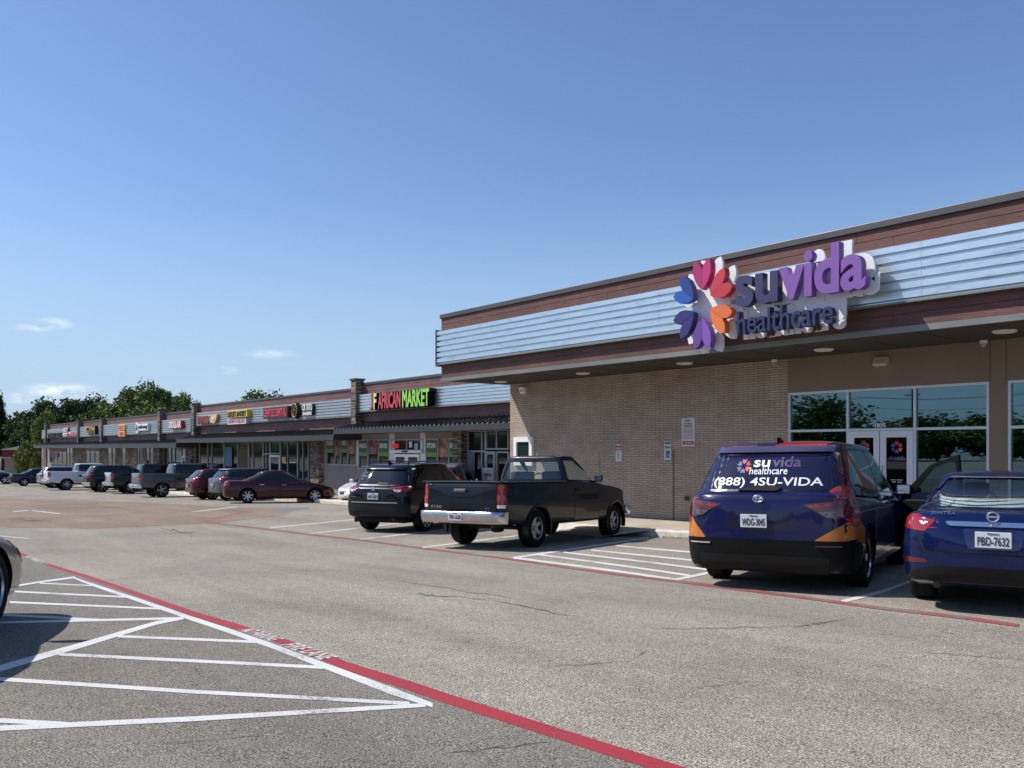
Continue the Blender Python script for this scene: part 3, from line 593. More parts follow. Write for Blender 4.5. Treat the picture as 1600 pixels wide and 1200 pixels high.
# backing of the flower: rounded petals, wider, with a star-like centre
bm = bmesh.new()
for k in range(12):
    P = petal(k, 1.0, 1.12); prism(bm, [(xc+u*.84, zc+v) for u, v in P], 'Y', .02+k*.0006, .085+k*.0006)
cyl(bm, (xc, .05, zc), .50, .07, 'Y', 40); obj('logo_backing', bm, M_BACK, sg)
f = flower(sg, xc, -.13, zc, .92, .16, sx=.84)
xl = -10.60+11.5; zx = HC+2.86-(HC+3.0)
def sign_word(s_, x0, x1, z0, z1, front, name='letters', off=.035, dep=.17, yf=-.13):
    cx, cz = (x0+x1)/2, (z0+z1)/2
    m1 = text_mesh(s_, 1, dep/2, off, res=5, fit=(x1-x0, z1-z0)); o1 = obj(name, m1, front, sg); o1.location = (cx, yf-dep/2, cz); o1.rotation_euler = (PI/2, 0, 0)
    m2 = text_mesh(s_, 1, .03, off+.045, res=5, fit=(x1-x0+.13, z1-z0+.14)); o2 = obj('letter_backing', m2, M_BACK, sg); o2.location = (cx+.01, .05, cz); o2.rotation_euler = (PI/2, 0, 0)
    return o1
L_NAV = mat('sign_letter_navy', (.035, .030, .10), .45); L_VIO = mat('sign_letter_violet', (.20, .085, .33), .45); L_NV2 = mat('sign_letter_dark_navy', (.022, .024, .085), .4)
sign_word('su', xl, xl+.98, zx-.02, zx+.60, L_NAV, off=.03); sign_word('vida', xl+1.0, xl+2.76, zx-.02, zx+.90, L_VIO, off=.03)
sign_word('healthcare', xl+.02, xl+2.12, zx-.57, zx-.10, L_NV2, off=.012, dep=.15)
bm = bmesh.new(); bx(xl+.06, xl+2.2, .04, .085, zx-.40, zx+.30, bm=bm); bx(xl+2.2, xl+2.60, .04, .085, zx+.04, zx+.45, bm=bm); obj('letter_backing_plate', bm, M_BACK, sg)
bm = bmesh.new()
for x in (-.3, .4, 1.3, 2.1, 2.9, 3.4): bx(x-.03, x+.03, .086, .26, .0, .06, bm=bm)
obj('mounting_bracket', bm, M_BLKP, sg)
# ------------------------------------------------------------------ vehicles
# local frame: +Y is the nose, +X the right-hand (passenger) side, z = 0 the ground
def lerpk(K, y):
    if y <= K[0][0]: return K[0][1]
    for a, b in zip(K, K[1:]):
        if y <= b[0]:
            t = (y-a[0])/(b[0]-a[0]); return a[1] + (b[1]-a[1])*t
    return K[-1][1]
def sm(K): 
    f = pchip(K) if len(K) > 2 else (lambda y: lerpk(K, y))
    return f
PROF = [(0, 0), (.5, 0), (.82, 0), (.92, .025), (.965, .09), (.985, .2), (1.0, .38), (1.0, .52), (.99, .64), (.985, .70), (.97, .80), (.945, .89), (.90, .955), (.82, .985), (.6, 1.0), (.3, 1.006), (0, 1.008)]
PROF_TRUCK = [(0, 0), (.5, 0), (.88, 0), (.95, .02), (.975, .08), (.985, .2), (.99, .36), (1.0, .46), (.995, .6), (.975, .64), (.975, .80), (.97, .92), (.962, .97), (.94, .992), (.6, 1.0), (.3, 1.0), (0, 1.0)]
def lower_mesh(S):
    L, W = S['L'], S['W']; zt = sm(S['zt']); zb = sm(S['zb']); r = S.get('rc', .22); rv = S.get('rv', .06); pr = S.get('prof', PROF)
    nose = S.get('nose', .16); tail = S.get('tail', .10); rf = S.get('rf', r*1.3); plan = S.get('plan', .10)
    N = 64; ys = []
    for i in range(N+1):
        t = i/N; ys.append(L/2*math.sin((t-.5)*PI) if False else -L/2 + L*(t*t*(3-2*t)*.55 + t*.45))
    ys[0] = -L/2; ys[-1] = L/2
    bm = bmesh.new(); rings = []
    def W_(y):
        s = abs(y)/(L/2); w_ = W/2*(1 - plan*s**5*(1.6 if y > 0 else 1))
        R = rf if y > 0 else r; e = L/2-abs(y)
        if e < R: w_ -= R - math.sqrt(max(0, R*R-(R-e)**2))
        return w_
    def E_(y, q):
        e = L/2-abs(y)
        return (q - math.sqrt(max(0, q*q-(q-e)**2))) if e < q else 0
    for y in ys:
        w_ = W_(y); b = zb(y) + E_(y, rv)*.8; t = zt(y) - E_(y, nose if y > 0 else tail)*.5
        half = [(a*w_, b + c*(t-b)) for a, c in pr]
        pts = half + [(-x, z) for x, z in half[1:-1]][::-1]
        rings.append([bm.verts.new((x, y, z)) for x, z in pts])
    n = len(rings[0])
    for A, B in zip(rings, rings[1:]):
        for k in range(n): bm.faces.new((A[k], A[(k+1) % n], B[(k+1) % n], B[k]))
    for ring, sgn, bul in ((rings[0], -1, S.get('bulge_r', .04)), (rings[-1], 1, S.get('bulge_f', .09))):
        cz = sum(v.co.z for v in ring)/n; prev = ring
        for q in (.85, .6, .3):
            h = bul*(1-q*q); nr_ = [bm.verts.new((v.co.x*q, v.co.y + sgn*h, cz+(v.co.z-cz)*q)) for v in ring]
            for k in range(n):
                f = (prev[k], nr_[k], nr_[(k+1) % n], prev[(k+1) % n]) if sgn < 0 else (prev[k], prev[(k+1) % n], nr_[(k+1) % n], nr_[k])
                bm.faces.new(f)
            prev = nr_
        bm.faces.new(prev if sgn > 0 else prev[::-1])
    bmesh.ops.recalc_face_normals(bm, faces=bm.faces[:])
    return bm
def green_mesh(S, inset=0.0, drop=.05, bm=None, lowz=None):
    own = bm is None
    if own: bm = bmesh.new()
    zt = sm(S['zt']); zr = sm(S['zr'])
    (b0, b1), (r0, r1) = S['gb'], S['gr']; wb, wr = S['wb'], S['wr']; ex = S.get('gx', 9); N = 96
    b0 += inset*1.2; b1 -= inset*2.2; r0 += inset*1.2; r1 -= inset*1.6; wb -= inset; wr -= inset
    def out(t, s=1.0):
        yc0, yc1 = b0+(r0-b0)*t, b1+(r1-b1)*t
        bow = S.get('bow', .04)*math.sin(PI*min(1, t))
        a = (yc1-yc0)/2 + bow*.4; yc = (yc0+yc1)/2; wd = wb+(wr-wb)*t + bow*.6
        P = []
        for k in range(N):
            th = 2*PI*(k+.5)/N; c, s_ = math.cos(th), math.sin(th)
            x = abs(c)**(2/ex)*(1 if c > 0 else -1)*wd*s; y = yc + abs(s_)**(2/S.get('gy', 6))*(1 if s_ > 0 else -1)*a*s
            # bow the ends in plan (curved windscreen)
            if s_ != 0: y += (1 if s_ > 0 else -1)*(-S.get('curve', .10))*(x/wd)**2*(abs(s_)**(2/6))*(1 if s > .9 else s)
            P.append((x, y))
        return P
    rings = []
    def level(t, s, rise):
        P = out(min(t, 1), s); vs = []
        for x, y in P:
            zl = (zt(y)-drop) if lowz is None else lowz; zh = zr(y) - inset*.9
            z = zl + (zh-.06-zl)*min(t, 1) + rise
            vs.append(bm.verts.new((x, y, z)))
        rings.append(vs)
    for t in (0, .2, .4, .6, .8, .92, 1): level(t, 1, 0)
    cr = S.get('crown', .035)
    for s, rise in ((.985, .022), (.955, .042), (.90, .055), (.80, .055+cr*.3), (.6, .055+cr*.65), (.35, .055+cr*.9), (.12, .055+cr)): level(1, s, rise)
    fs = []
    for A, B in zip(rings, rings[1:]):
        for k in range(N): fs.append(bm.faces.new((A[k], A[(k+1) % N], B[(k+1) % N], B[k])))
    fs.append(bm.faces.new(rings[0][::-1])); fs.append(bm.faces.new(rings[-1]))
    bmesh.ops.recalc_face_normals(bm, faces=fs)
    return bm
def booly(me_a, cutters, op='DIFFERENCE', slf=False):
    a = bpy.data.objects.new('body', me_a); C.objects.link(a); tmp = []
    for cm in cutters:
        c = bpy.data.objects.new('cutter', cm); C.objects.link(c); tmp.append(c)
        m = a.modifiers.new('b', 'BOOLEAN'); m.object = c; m.operation = op; m.solver = 'EXACT'; m.use_self = slf
    dg = bpy.context.evaluated_depsgraph_get(); me = bpy.data.meshes.new_from_object(a.evaluated_get(dg))
    for o in [a]+tmp: C.objects.unlink(o); bpy.data.objects.remove(o)
    return me
def to_me(bm, name='m'):
    me = bpy.data.meshes.new(name); bm.to_mesh(me); bm.free(); return me
def bvh_of(meshes):
    V, F = [], []
    for me in meshes:
        o = len(V); V += [v.co.copy() for v in me.vertices]; F += [[i+o for i in p.vertices] for p in me.polygons]
    return BVHTree.FromPolygons(V, F)
DIRS = {'x+': ((1, 0, 0), lambda u, v: (4, u, v)), 'x-': ((-1, 0, 0), lambda u, v: (-4, u, v)), 'r': ((0, -1, 0), lambda u, v: (u, -6, v)), 'f': ((0, 1, 0), lambda u, v: (u, 6, v)), 'z': ((0, 0, 1), lambda u, v: (u, v, 5))}
def drape_pt(bvh, ax, u, v, off):
    d, P = DIRS[ax]; d = Vector(d); o = Vector(P(u, v))
    h, n, i, _ = bvh.ray_cast(o, -d, 12)
    k = 0; lim = .16 if ax in ('r', 'f') else .06
    while (h is None or abs(n.dot(d)) < lim) and k < 40:                      # past the silhouette: step back towards the middle of the body
        k += 1; q = 1-.012*k
        o = Vector(P(u*q, v + (.85-v)*.012*k)) if ax != 'z' else Vector(P(u*q, v*q)); h, n, i, _ = bvh.ray_cast(o, -d, 12)
    if h is None: h, n, i, _ = bvh.find_nearest(o)
    if n.dot(d) < 0: n = -n
    return h + (n*.5+d*.5).normalized()*off
ARCH = []
def patch(bvh, poly, ax, off=.004, thick=.006, res=.07):
    bm = bmesh.new(); vs = [bm.verts.new((u, v, 0)) for u, v in poly]; bm.faces.new(vs)
    us = [p[0] for p in poly]; wv = [p[1] for p in poly]
    for lo, hi, no in ((min(us), max(us), (1, 0, 0)), (min(wv), max(wv), (0, 1, 0))):
        k = max(1, int((hi-lo)/res))
        for i in range(1, k):
            q = lo+(hi-lo)*i/k
            bmesh.ops.bisect_plane(bm, geom=bm.verts[:]+bm.edges[:]+bm.faces[:], dist=1e-5, plane_co=Vector(no)*q, plane_no=no)
    bmesh.ops.triangulate(bm, faces=[f for f in bm.faces if len(f.verts) > 4])
    if ARCH and ax in ('x+', 'x-'):           # keep the patch out of the wheel openings
        for (ya_, za_, ra_) in ARCH:
            ins = {v for v in bm.verts if math.hypot(v.co.x-ya_, v.co.y-za_) < ra_}
            if ins:
                bmesh.ops.delete(bm, geom=[f for f in bm.faces if all(v in ins for v in f.verts)], context='FACES')
                for v in bm.verts:
                    q = Vector((v.co.x-ya_, v.co.y-za_)); l = q.length
                    if l < ra_: q = q/max(l, 1e-6)*ra_; v.co.x = ya_+q.x; v.co.y = za_+q.y
    for v in bm.verts: v.co = drape_pt(bvh, ax, v.co.x, v.co.y, off)
    bm.normal_update()
    d = Vector(DIRS[ax][0])
    if sum(f.normal.dot(d)*f.calc_area() for f in bm.faces) < 0: bmesh.ops.reverse_faces(bm, faces=bm.faces[:])
    if thick:
        bnd = [e for e in bm.edges if e.is_boundary]
        r = bmesh.ops.extrude_edge_only(bm, edges=bnd)
        for v in [g for g in r['geom'] if isinstance(g, bmesh.types.BMVert)]: v.co -= d*thick
    return bm
def drape_mesh(bvh, me, ax, u0, v0, off, scale=1.0, flip=False):
    d, P = DIRS[ax]; d = Vector(d)
    for v in me.vertices:
        u = u0 + v.co.x*(-1 if flip else 1); q = v0 + v.co.y; e = v.co.z
        v.co = drape_pt(bvh, ax, u, q, off + e)
    return me
def split(poly, cuts, gap):                 # cut a window outline into panes at given y values
    out = []; cs = [-99]+sorted(cuts)+[99]
    for a, b in zip(cs, cs[1:]):
        lo, hi = a+gap/2, b-gap/2; P = poly
        for side, q in ((1, lo), (-1, hi)):
            R = []
            for i in range(len(P)):
                p, n = P[i-1], P[i]
                ip, inn = (p[0]-q)*side >= 0, (n[0]-q)*side >= 0
                if ip != inn:
                    t = (q-p[0])/(n[0]-p[0]); R.append((q, p[1]+(n[1]-p[1])*t))
                if inn: R.append(n)
            P = R
            if not P: break
        if P and max(p[0] for p in P)-min(p[0] for p in P) > .12: out.append(rnd(P, .035))
    return out
WH = {}
def wheel_meshes(R, wd, style, alloy):
    key = (R, wd, style, alloy.name)
    if key in WH: return WH[key]
    rr_ = R*(.70 if style != 'steel' else .60)
    bm = bmesh.new(); prof = [(rr_*.97, -wd*.42), (rr_*1.03, -wd*.5), (R*.90, -wd*.52), (R*.965, -wd*.46), (R*.992, -wd*.36), (R, -wd*.2), (R*.985, -wd*.17), (R, -wd*.14), (R, 0), (R, wd*.14), (R*.985, wd*.17), (R, wd*.2), (R*.992, wd*.36), (R*.965, wd*.46), (R*.90, wd*.52), (rr_*1.03, wd*.5), (rr_*.97, wd*.42)]
    n = 48; rings = [[bm.verts.new((x, r*math.cos(2*PI*k/n), r*math.sin(2*PI*k/n))) for k in range(n)] for r, x in prof]
    for A, B in zip(rings, rings[1:]+rings[:1]):
        for k in range(n): bm.faces.new((A[k], A[(k+1) % n], B[(k+1) % n], B[k]))
    bmesh.ops.recalc_face_normals(bm, faces=bm.faces[:]); tyre = to_me(bm, 'tyre'); tyre.materials.append(M_RUB); tyre.shade_smooth(); tyre.set_sharp_from_angle(angle=.9)
    # rim, outboard face at +x
    bm = bmesh.new(); xo = wd*.40
    def ringband(r0, r1, x0, x1, mi=0):
        A = [bm.verts.new((x0, r0*math.cos(2*PI*k/n), r0*math.sin(2*PI*k/n))) for k in range(n)]; B = [bm.verts.new((x1, r1*math.cos(2*PI*k/n), r1*math.sin(2*PI*k/n))) for k in range(n)]
        for k in range(n):
            f = bm.faces.new((A[k], A[(k+1) % n], B[(k+1) % n], B[k])); f.material_index = mi
    ringband(rr_, rr_*.97, xo+.012, xo+.015); ringband(rr_*.97, rr_*.92, xo+.015, xo-.004); ringband(rr_*.92, rr_*.88, xo-.004, -wd*.3, 1); ringband(rr_*1.0, rr_, xo+.012, -wd*.42)
    ringband(rr_*.88, .01, -wd*.1, -wd*.1, 1)
    ns = {'five': 5, 'ten': 10, 'multi': 7, 'steel': 6}[style]
    for k in range(ns):
        a = 2*PI*k/ns
        def P(r, off, x): return (x, r*math.cos(a)-off*math.sin(a), r*math.sin(a)+off*math.cos(a))
        if style in ('five', 'multi'): lay = [[(rr_*.12, .05*R/.35), (rr_*.55, .035), (rr_*.95, .055 if style == 'five' else .036)]]
        elif style == 'ten': lay = [[(rr_*.12, .02), (rr_*.5, .014), (rr_*.95, .02)]]
        else: lay = [[(rr_*.2, .06), (rr_*.6, .05), (rr_*.93, .05)]]
        for seg in lay:
            top = []
            for r, hw in seg:
                x = xo - .012 - .02*(1-r/rr_) if style != 'steel' else xo-.05+.03*(r/rr_)
                top.append([bm.verts.new(P(r, -hw, x-.02)), bm.verts.new(P(r, -hw*.7, x)), bm.verts.new(P(r, hw*.7, x)), bm.verts.new(P(r, hw, x-.02))])
            for A, B in zip(top, top[1:]):
                for i in range(3): bm.faces.new((A[i], A[i+1], B[i+1], B[i]))
    cyl(bm, (xo-.025, 0, 0), rr_*.2, .05, 'X', 20)
    bmesh.ops.recalc_face_normals(bm, faces=bm.faces[:])
    rim = to_me(bm, 'rim'); rim.materials.append(alloy); rim.materials.append(M_DARK)
    bm = bmesh.new(); cyl(bm, (-wd*.15, 0, 0), rr_*.55, .03, 'X', 24); cyl(bm, (-wd*.3, 0, 0), .06, wd*.4, 'X', 12); hub = to_me(bm, 'hub'); hub.materials.append(M_STEEL)
    WH[key] = (hub, tyre, rim); return WH[key]
def add_wheels(root, S):
    hub, tyre, rim = wheel_meshes(S['R'], S.get('tw', .22), S.get('wheel', 'five'), S.get('alloy', M_ALU))
    for y in (S['ya'], S['yb']):
        for s in (1, -1):
            h = obj('wheel', hub, None, root); h.location = (s*(S['W']/2-S.get('tw', .22)/2-S.get('wi', .03)), y, S['R']); h.rotation_euler = (random.random()*2, 0, 0 if s > 0 else PI)
            obj('tyre', tyre, None, h); obj('rim', rim, None, h)
    bm = bmesh.new(); cyl(bm, (0, S['ya'], S['R']), .045, S['W']*.75, 'X', 10); box(bm, (0, S['ya'], S['R']-.0), (.22, .26, .22), bev=.06)
    obj('rear_axle', bm, M_STEEL, root)
def plate(parent, txt, loc, tilt=0, state='TEXAS', dark=False):
    e = obj('licence_plate', bx(-.152, .152, -.006, .006, -.076, .076, bev=.004), mat('plate_white', (.62, .63, .65), .4, var=.05, vs=30), parent); e.location = loc; e.rotation_euler = (tilt, 0, 0)
    navy = mat('plate_navy', (.012, .018, .05), .5)
    if txt:
        stand_text('plate_number', txt, (.262, .082), .003, navy, e, (0, -.0085, -.012), off=.012)
        stand_text('plate_state', state, (.10, .02), .002, navy, e, (0, -.0085, .056), off=.01)
    return e
def flare(S, parent, matl, w_=.045, proud=.02):
    for y in (S['ya'], S['yb']):
        for s in (1, -1):
            bm = bmesh.new(); R = S['R']*1.13+.015; n = 28; rings = []
            for k in range(n+1):
                a = math.radians(-18 + 216*k/n); xx = s*(S['W']/2-.03)
                q = [(R, -.06), (R, proud), (R+w_*.5, proud+.008), (R+w_, proud-.004), (R+w_+.01, -.06)]
                rings.append([bm.verts.new((xx+s*o, y+r*math.cos(a), S['R']+r*math.sin(a))) for r, o in q])
            for A, B in zip(rings, rings[1:]):
                for i in range(4): bm.faces.new((A[i], A[i+1], B[i+1], B[i]))
            bmesh.ops.recalc_face_normals(bm, faces=bm.faces[:])
            obj('wheel_arch_trim', bm, matl, parent, smooth=40)
def build_vehicle(name, S, label, cat='car', group=None):
    root = empty(name, label=label, cat=cat, group=group)
    L, W = S['L'], S['W']; col = S['paint']
    low = to_me(lower_mesh(S)); gre = to_me(green_mesh(S))
    bvh = bvh_of([low, gre]); S['bvh'] = bvh; ARCH[:] = [(y, S['R'], S['R']*1.13+.012) for y in (S['ya'], S['yb'])]
    # wheel arches (and a pickup's bed) are cut out of the lower body
    bm = bmesh.new(); ra = S['R']*1.13+.01
    for y in (S['ya'], S['yb']):
        for s in (1, -1): cyl(bm, (s*(W/2-.10), y, S['R']+.0), ra, .44, 'X', 40)
    cuts = [to_me(bm)]
    if 'bed' in S:
        y0, y1, zf, zt_ = S['bed']; bm = bx(-W/2+.10, W/2-.10, y0, y1, zf, zt_+.4); cuts.append(to_me(bm))
    hollow = S.get('hollow')
    side = S['side']; rear = S['rear']; front = S['front']
    panes_side = split(side, S.get('cuts', []), S.get('gap', .07))
    if hollow:
        low = booly(low, [gre], 'UNION', True)
        cuts.append(to_me(green_mesh(S, inset=.045, lowz=S.get('floor', .55))))
        bm = bmesh.new()
        prism(bm, rnd(rear, .05), 'Y', -L/2-.3, S['gr'][0]+.35); m1 = to_me(bm); cuts.append(m1)
        bm = bmesh.new(); prism(bm, rnd(front, .05), 'Y', S['gr'][1]-.25, L/2+.4); cuts.append(to_me(bm))
        for p in panes_side:
            bm = bmesh.new(); prism(bm, p, 'X', .35, 1.3); prism(bm, p, 'X', -1.3, -.35); cuts.append(to_me(bm))
    low = booly(low, cuts, slf=bool(hollow))
    low.materials.clear(); low.materials.append(col); low.materials.append(M_BLKP); low.materials.append(S.get('bedmat', M_BLKP))
    for p in low.polygons:
        c = p.center; p.material_index = 0
        for y in (S['ya'], S['yb']):
            if math.hypot(c.y-y, c.z-S['R']) < ra+.012 and abs(c.x) > W/2-.34 and abs(p.normal.x) < .9 or (math.hypot(c.y-y, c.z-S['R']) < ra and abs(c.x) < W/2-.25): p.material_index = 1
        if c.z < S.get('sill', .0) : p.material_index = 1
        if 'bed' in S and y_in(c, S, W): p.material_index = 2
    if not hollow:
        bm = bmesh.new(); bm.from_mesh(low); n0 = len(bm.faces); bm.from_mesh(gre)
        bm.faces.ensure_lookup_table()
        for f in bm.faces[n0:]: f.material_index = 0
        me = bpy.data.meshes.new('body'); bm.to_mesh(me); bm.free()
        for m in (col, M_BLKP, S.get('bedmat', M_BLKP)): me.materials.append(m)
    else: me = low
    body = obj('body', me, None, root, smooth=32); S['body'] = body
    add_wheels(root, S)
    gm = S.get('glass', M_TINT); go = -.018 if hollow else .003
    def pane(nm, poly, ax):
        if not hollow:
            cx = sum(p[0] for p in poly)/len(poly); cy = sum(p[1] for p in poly)/len(poly)
            o2 = obj('window_seal', patch(bvh, [(cx+(u-cx)*(1+.035/max(.1, abs(u-cx))) if abs(u-cx) > .05 else u, cy+(v-cy)*(1+.022/max(.1, abs(v-cy))) if abs(v-cy) > .03 else v) for u, v in poly], ax, .0015, .004), M_TRIM, body)
        return obj(nm, patch(bvh, poly, ax, go, 0 if hollow else .004), gm if not isinstance(gm, dict) else gm[nm], root, smooth=60)
    pane('rear_window', rnd(rear, .05), 'r'); pane('windscreen', rnd(front, .05), 'f')
    for p in panes_side:
        pane('side_window', p, 'x+'); pane('side_window', p, 'x-')
    # door seams, handles
    for (y0, y1, z0) in S.get('doors', []):
        zt_ = lerpk(S['zt'], (y0+y1)/2) - .02
        outl = rnd([(y0, z0), (y1, z0), (y1+S.get('dlean', 0), lerpk(S['zt'], y1)-.03), (y0, lerpk(S['zt'], y0)-.03)], .05)
        for ax in ('x+', 'x-'):
            if S.get('skip_door') == ax and y0 == S['doors'][0][0]: continue
            big = [((u-(y0+y1)/2)*(1+.018/((y1-y0)/2))+(y0+y1)/2, (v-.7)*(1.02)+.7) for u, v in outl]
            obj('door_seam', patch(bvh, big, ax, .0008, .002, .10), M_DARK, body)
            d = obj('door', patch(bvh, outl, ax, .0035, .003, .07), S.get('doorpaint', col), root, smooth=60)
            s = 1 if ax == 'x+' else -1; hy = y0+.16; hz = zt_-.13
            p = drape_pt(bvh, ax, hy, hz, .02)
            obj('door_handle', bx(p.x-.012, p.x+.012, p.y-.10, p.y+.10, p.z-.014, p.z+.014, bev=.008), S.get('handle', col), d)
    # mirrors
    my, mz = S['mirror']
    for s in (1, -1):
        p = drape_pt(bvh, 'x+' if s > 0 else 'x-', my, mz-.05, 0)
        bm = bmesh.new(); k = S.get('ms', 1)
        box(bm, (p.x+s*.13*k, my+.02, mz+.03), (.20*k, .09, .15*k), bev=.035); box(bm, (p.x+s*.03, my+.03, mz-.03), (.12, .05, .05), bev=.01)
        m = obj('wing_mirror', bm, S.get('mirpaint', col), root, smooth=50)
        obj('mirror_glass', bx(p.x+s*(.13-.08)*k, p.x+s*(.13+.08)*k, my-.030, my-.026, mz+.03-.06*k, mz+.03+.06*k, bev=.001), M_CHR, m)
    # lamps given as outlines on the rear / side
    for nm, poly, axs, m in S.get('lamps', []):
        for ax in axs:
            if ax == 'r': obj(nm, patch(bvh, rnd(poly, .02), 'r', .010, .012, .05), m, root, smooth=60); obj(nm, patch(bvh, rnd([(-u, v) for u, v in poly], .02), 'r', .010, .012, .05), m, root, smooth=60)
            else:
                for a2 in ('x+', 'x-'): obj(nm, patch(bvh, rnd(poly, .02), a2, .010, .012, .05), m, root, smooth=60)
    for nm, poly, ax, off, m in S.get('panels', []):
        for a2 in (('x+', 'x-') if ax == 'x' else (ax,)): obj(nm, patch(bvh, rnd(poly, .03), a2, off, .006, .06), m, root, smooth=60)
    if S.get('flare'): flare(S, root, *S['flare'])
    if 'exhaust' in S:
        bm = bmesh.new(); ex = S['exhaust']; tube(bm, [(ex[0], -L/2+.05+.0, ex[1]), (ex[0], -L/2+.6, ex[1]+.02), (ex[0]*.8, -L/2+1.2, ex[1]+.05)], .035, 12); obj('exhaust_pipe', bm, M_STEEL, root)
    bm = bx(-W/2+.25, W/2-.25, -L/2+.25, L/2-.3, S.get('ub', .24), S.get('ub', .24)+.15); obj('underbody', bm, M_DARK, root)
    return root
def y_in(c, S, W):
    y0, y1, zf, zt_ = S['bed']
    return y0-.01 < c.y < y1+.01 and abs(c.x) < W/2-.095 and c.z > zf-.01 and c.z < zt_-.005
def seat(root, x, y, z0, m, sc_=1, head=True, w_=.50, top=.62):
    b = obj('seat', bx(x-w_/2, x+w_/2, y-.02, y+.16, z0, z0+top, bev=.05), m, root, smooth=50)
    if head: obj('headrest', bx(x-.13, x+.13, y-.03, y+.08, z0+top+.03, z0+top+.20, bev=.04), m, b, smooth=50)
    return b
def steering(root, x, y, z, r=.18):
    bm = bmesh.new(); pts = [(x+r*math.cos(a), y+r*math.sin(a)*.35, z+r*math.sin(a)*.94) for a in [2*PI*k/24 for k in range(25)]]
    tube(bm, pts, .014, 8, cap=False); tube(bm, [(x-r*.9, y, z), (x+r*.9, y, z)], .018, 6); tube(bm, [(x, y, z), (x, y+.25, z-.12)], .03, 8)
    obj('steering_wheel', bm, M_BLKP, root)
def place(root, px, py, ax, ay, psi, L=4.8, W=1.8, ya=-1.3, yb=1.4):
    a = gp(px, py); c, s = math.cos(psi), math.sin(psi)
    ox = a.x - (c*ax - s*ay); oy = a.y - (s*ax + c*ay)
    def wpt(x, y): X, Y = ox + c*x - s*y, oy + s*x + c*y; return Vector((X, Y, G(X, Y)))
    t = W/2-.12; rl, rr_, fl, fr = wpt(-t, ya), wpt(t, ya), wpt(-t, yb), wpt(t, yb)
    f = ((fl+fr)/2-(rl+rr_)/2).normalized(); r = ((rr_+fr)/2-(rl+fl)/2).normalized(); u = r.cross(f).normalized(); r = f.cross(u)
    cen = (rl+rr_+fl+fr)/4 - f*((ya+yb)/2)
    M = Matrix(((r.x, f.x, u.x, cen.x), (r.y, f.y, u.y, cen.y), (r.z, f.z, u.z, cen.z), (0, 0, 0, 1)))
    root.matrix_world = M
def auto_windows(S, zlo=.06, ztop=.11, rin=.13, fin=.10, rearw=.14, fcut=0):
    """window outlines from the greenhouse: side (y,z), rear and front (x,z)"""
    zt = sm(S['zt']); zr = sm(S['zr']); (b0, b1), (r0, r1) = S['gb'], S['gr']
    yb0, yb1 = b0+rin+.10, b1-fin-.12-fcut; yr0, yr1 = r0+rin+.03, r1-fin
    n = 6; bot = [(yb0+(yb1-yb0)*k/n,) for k in range(n+1)]
    P = [(y[0], zt(y[0])+zlo) for y in bot]; T = [(yr1+(yr0-yr1)*k/n) for k in range(n+1)]
    P += [(y, zr(y)-ztop) for y in T]
    S.setdefault('side', P)
    wb, wr = S['wb'], S['wr']
    zb_, zt_ = zt(b0)+.05, zr(r0)-.065
    S.setdefault('rear', [(-wb+rearw, zb_), (wb-rearw, zb_), (wr-rearw*.6, zt_), (-wr+rearw*.6, zt_)])
    zb_, zt_ = zt(b1)+.03, zr(r1)-.08
    S.setdefault('front', [(-wb+.10, zb_), (wb-.10, zb_), (wr-.06, zt_), (-wr+.06, zt_)])
# ---- kinds of body
def sedan(paint_, L=4.75, W=1.81, H=1.46, **k):
    S = dict(L=L, W=W, R=.325, ya=-L/2+1.02, yb=L/2-.93, paint=paint_, rc=.26, rf=.5, nose=.30, tail=.16, plan=.09,
        zt=[(-L/2, .90), (-L/2+.12, 1.0), (-L/2+.55, 1.02), (-L/2+1.3, 1.0), (-.3, .965), (.9, .955), (1.25, .93), (L/2-.5, .78), (L/2-.1, .66), (L/2, .60)],
        zb=[(-L/2, .30), (-L/2+.35, .24), (-1, .19), (1, .19), (L/2-.4, .20), (L/2, .25)],
        zr=[(-1.3, H-.12), (-.9, H-.06), (-.2, H-.0), (.4, H-.02), (.9, H-.10)],
        gb=(-L/2+.62, 1.30), gr=(-.98, .34), wb=.80*W/1.8, wr=.60*W/1.8, gx=7, gy=7, crown=.02, curve=.14,
        cuts=[-.92, -.02], gap=.06, doors=[(-.02, 1.06, .30), (-.98, -.06, .30)], mirror=(.82, .98), exhaust=(-.5, .27), sill=.0, handle=M_CHR)
    S.update(k); auto_windows(S, rin=.24, zlo=.03, ztop=.08); return S
def suv(paint_, L=4.6, W=1.855, H=1.69, **k):
    S = dict(L=L, W=W, R=.36, ya=-L/2+.97, yb=L/2-.92, paint=paint_, rc=.24, rf=.4, nose=.25, tail=.10, plan=.08, tw=.23,
        zt=[(-L/2, 1.10), (-L/2+.3, 1.14), (-1, 1.10), (.2, 1.05), (.95, 1.04), (1.3, 1.02), (L/2-.45, .93), (L/2-.1, .80), (L/2, .72)],
        zb=[(-L/2, .42), (-L/2+.4, .32), (-1, .26), (1, .26), (L/2-.4, .28), (L/2, .36)],
        zr=[(-L/2+.15, H-.12), (-L/2+.5, H-.05), (-.6, H), (.2, H-.0), (.8, H-.08)],
        gb=(-L/2+.07, 1.25), gr=(-L/2+.42, .35), wb=.86*W/1.86, wr=.64*W/1.86, gx=7, gy=7, crown=.02, curve=.07,
        cuts=[-1.28, -.30], gap=.07, doors=[(-.28, .86, .36), (-1.26, -.33, .36)], mirror=(.70, 1.08), exhaust=(.5, .33), sill=.36, handle=None)
    S['handle'] = paint_
    S.update(k); auto_windows(S, rin=.16, zlo=.04, ztop=.10); return S
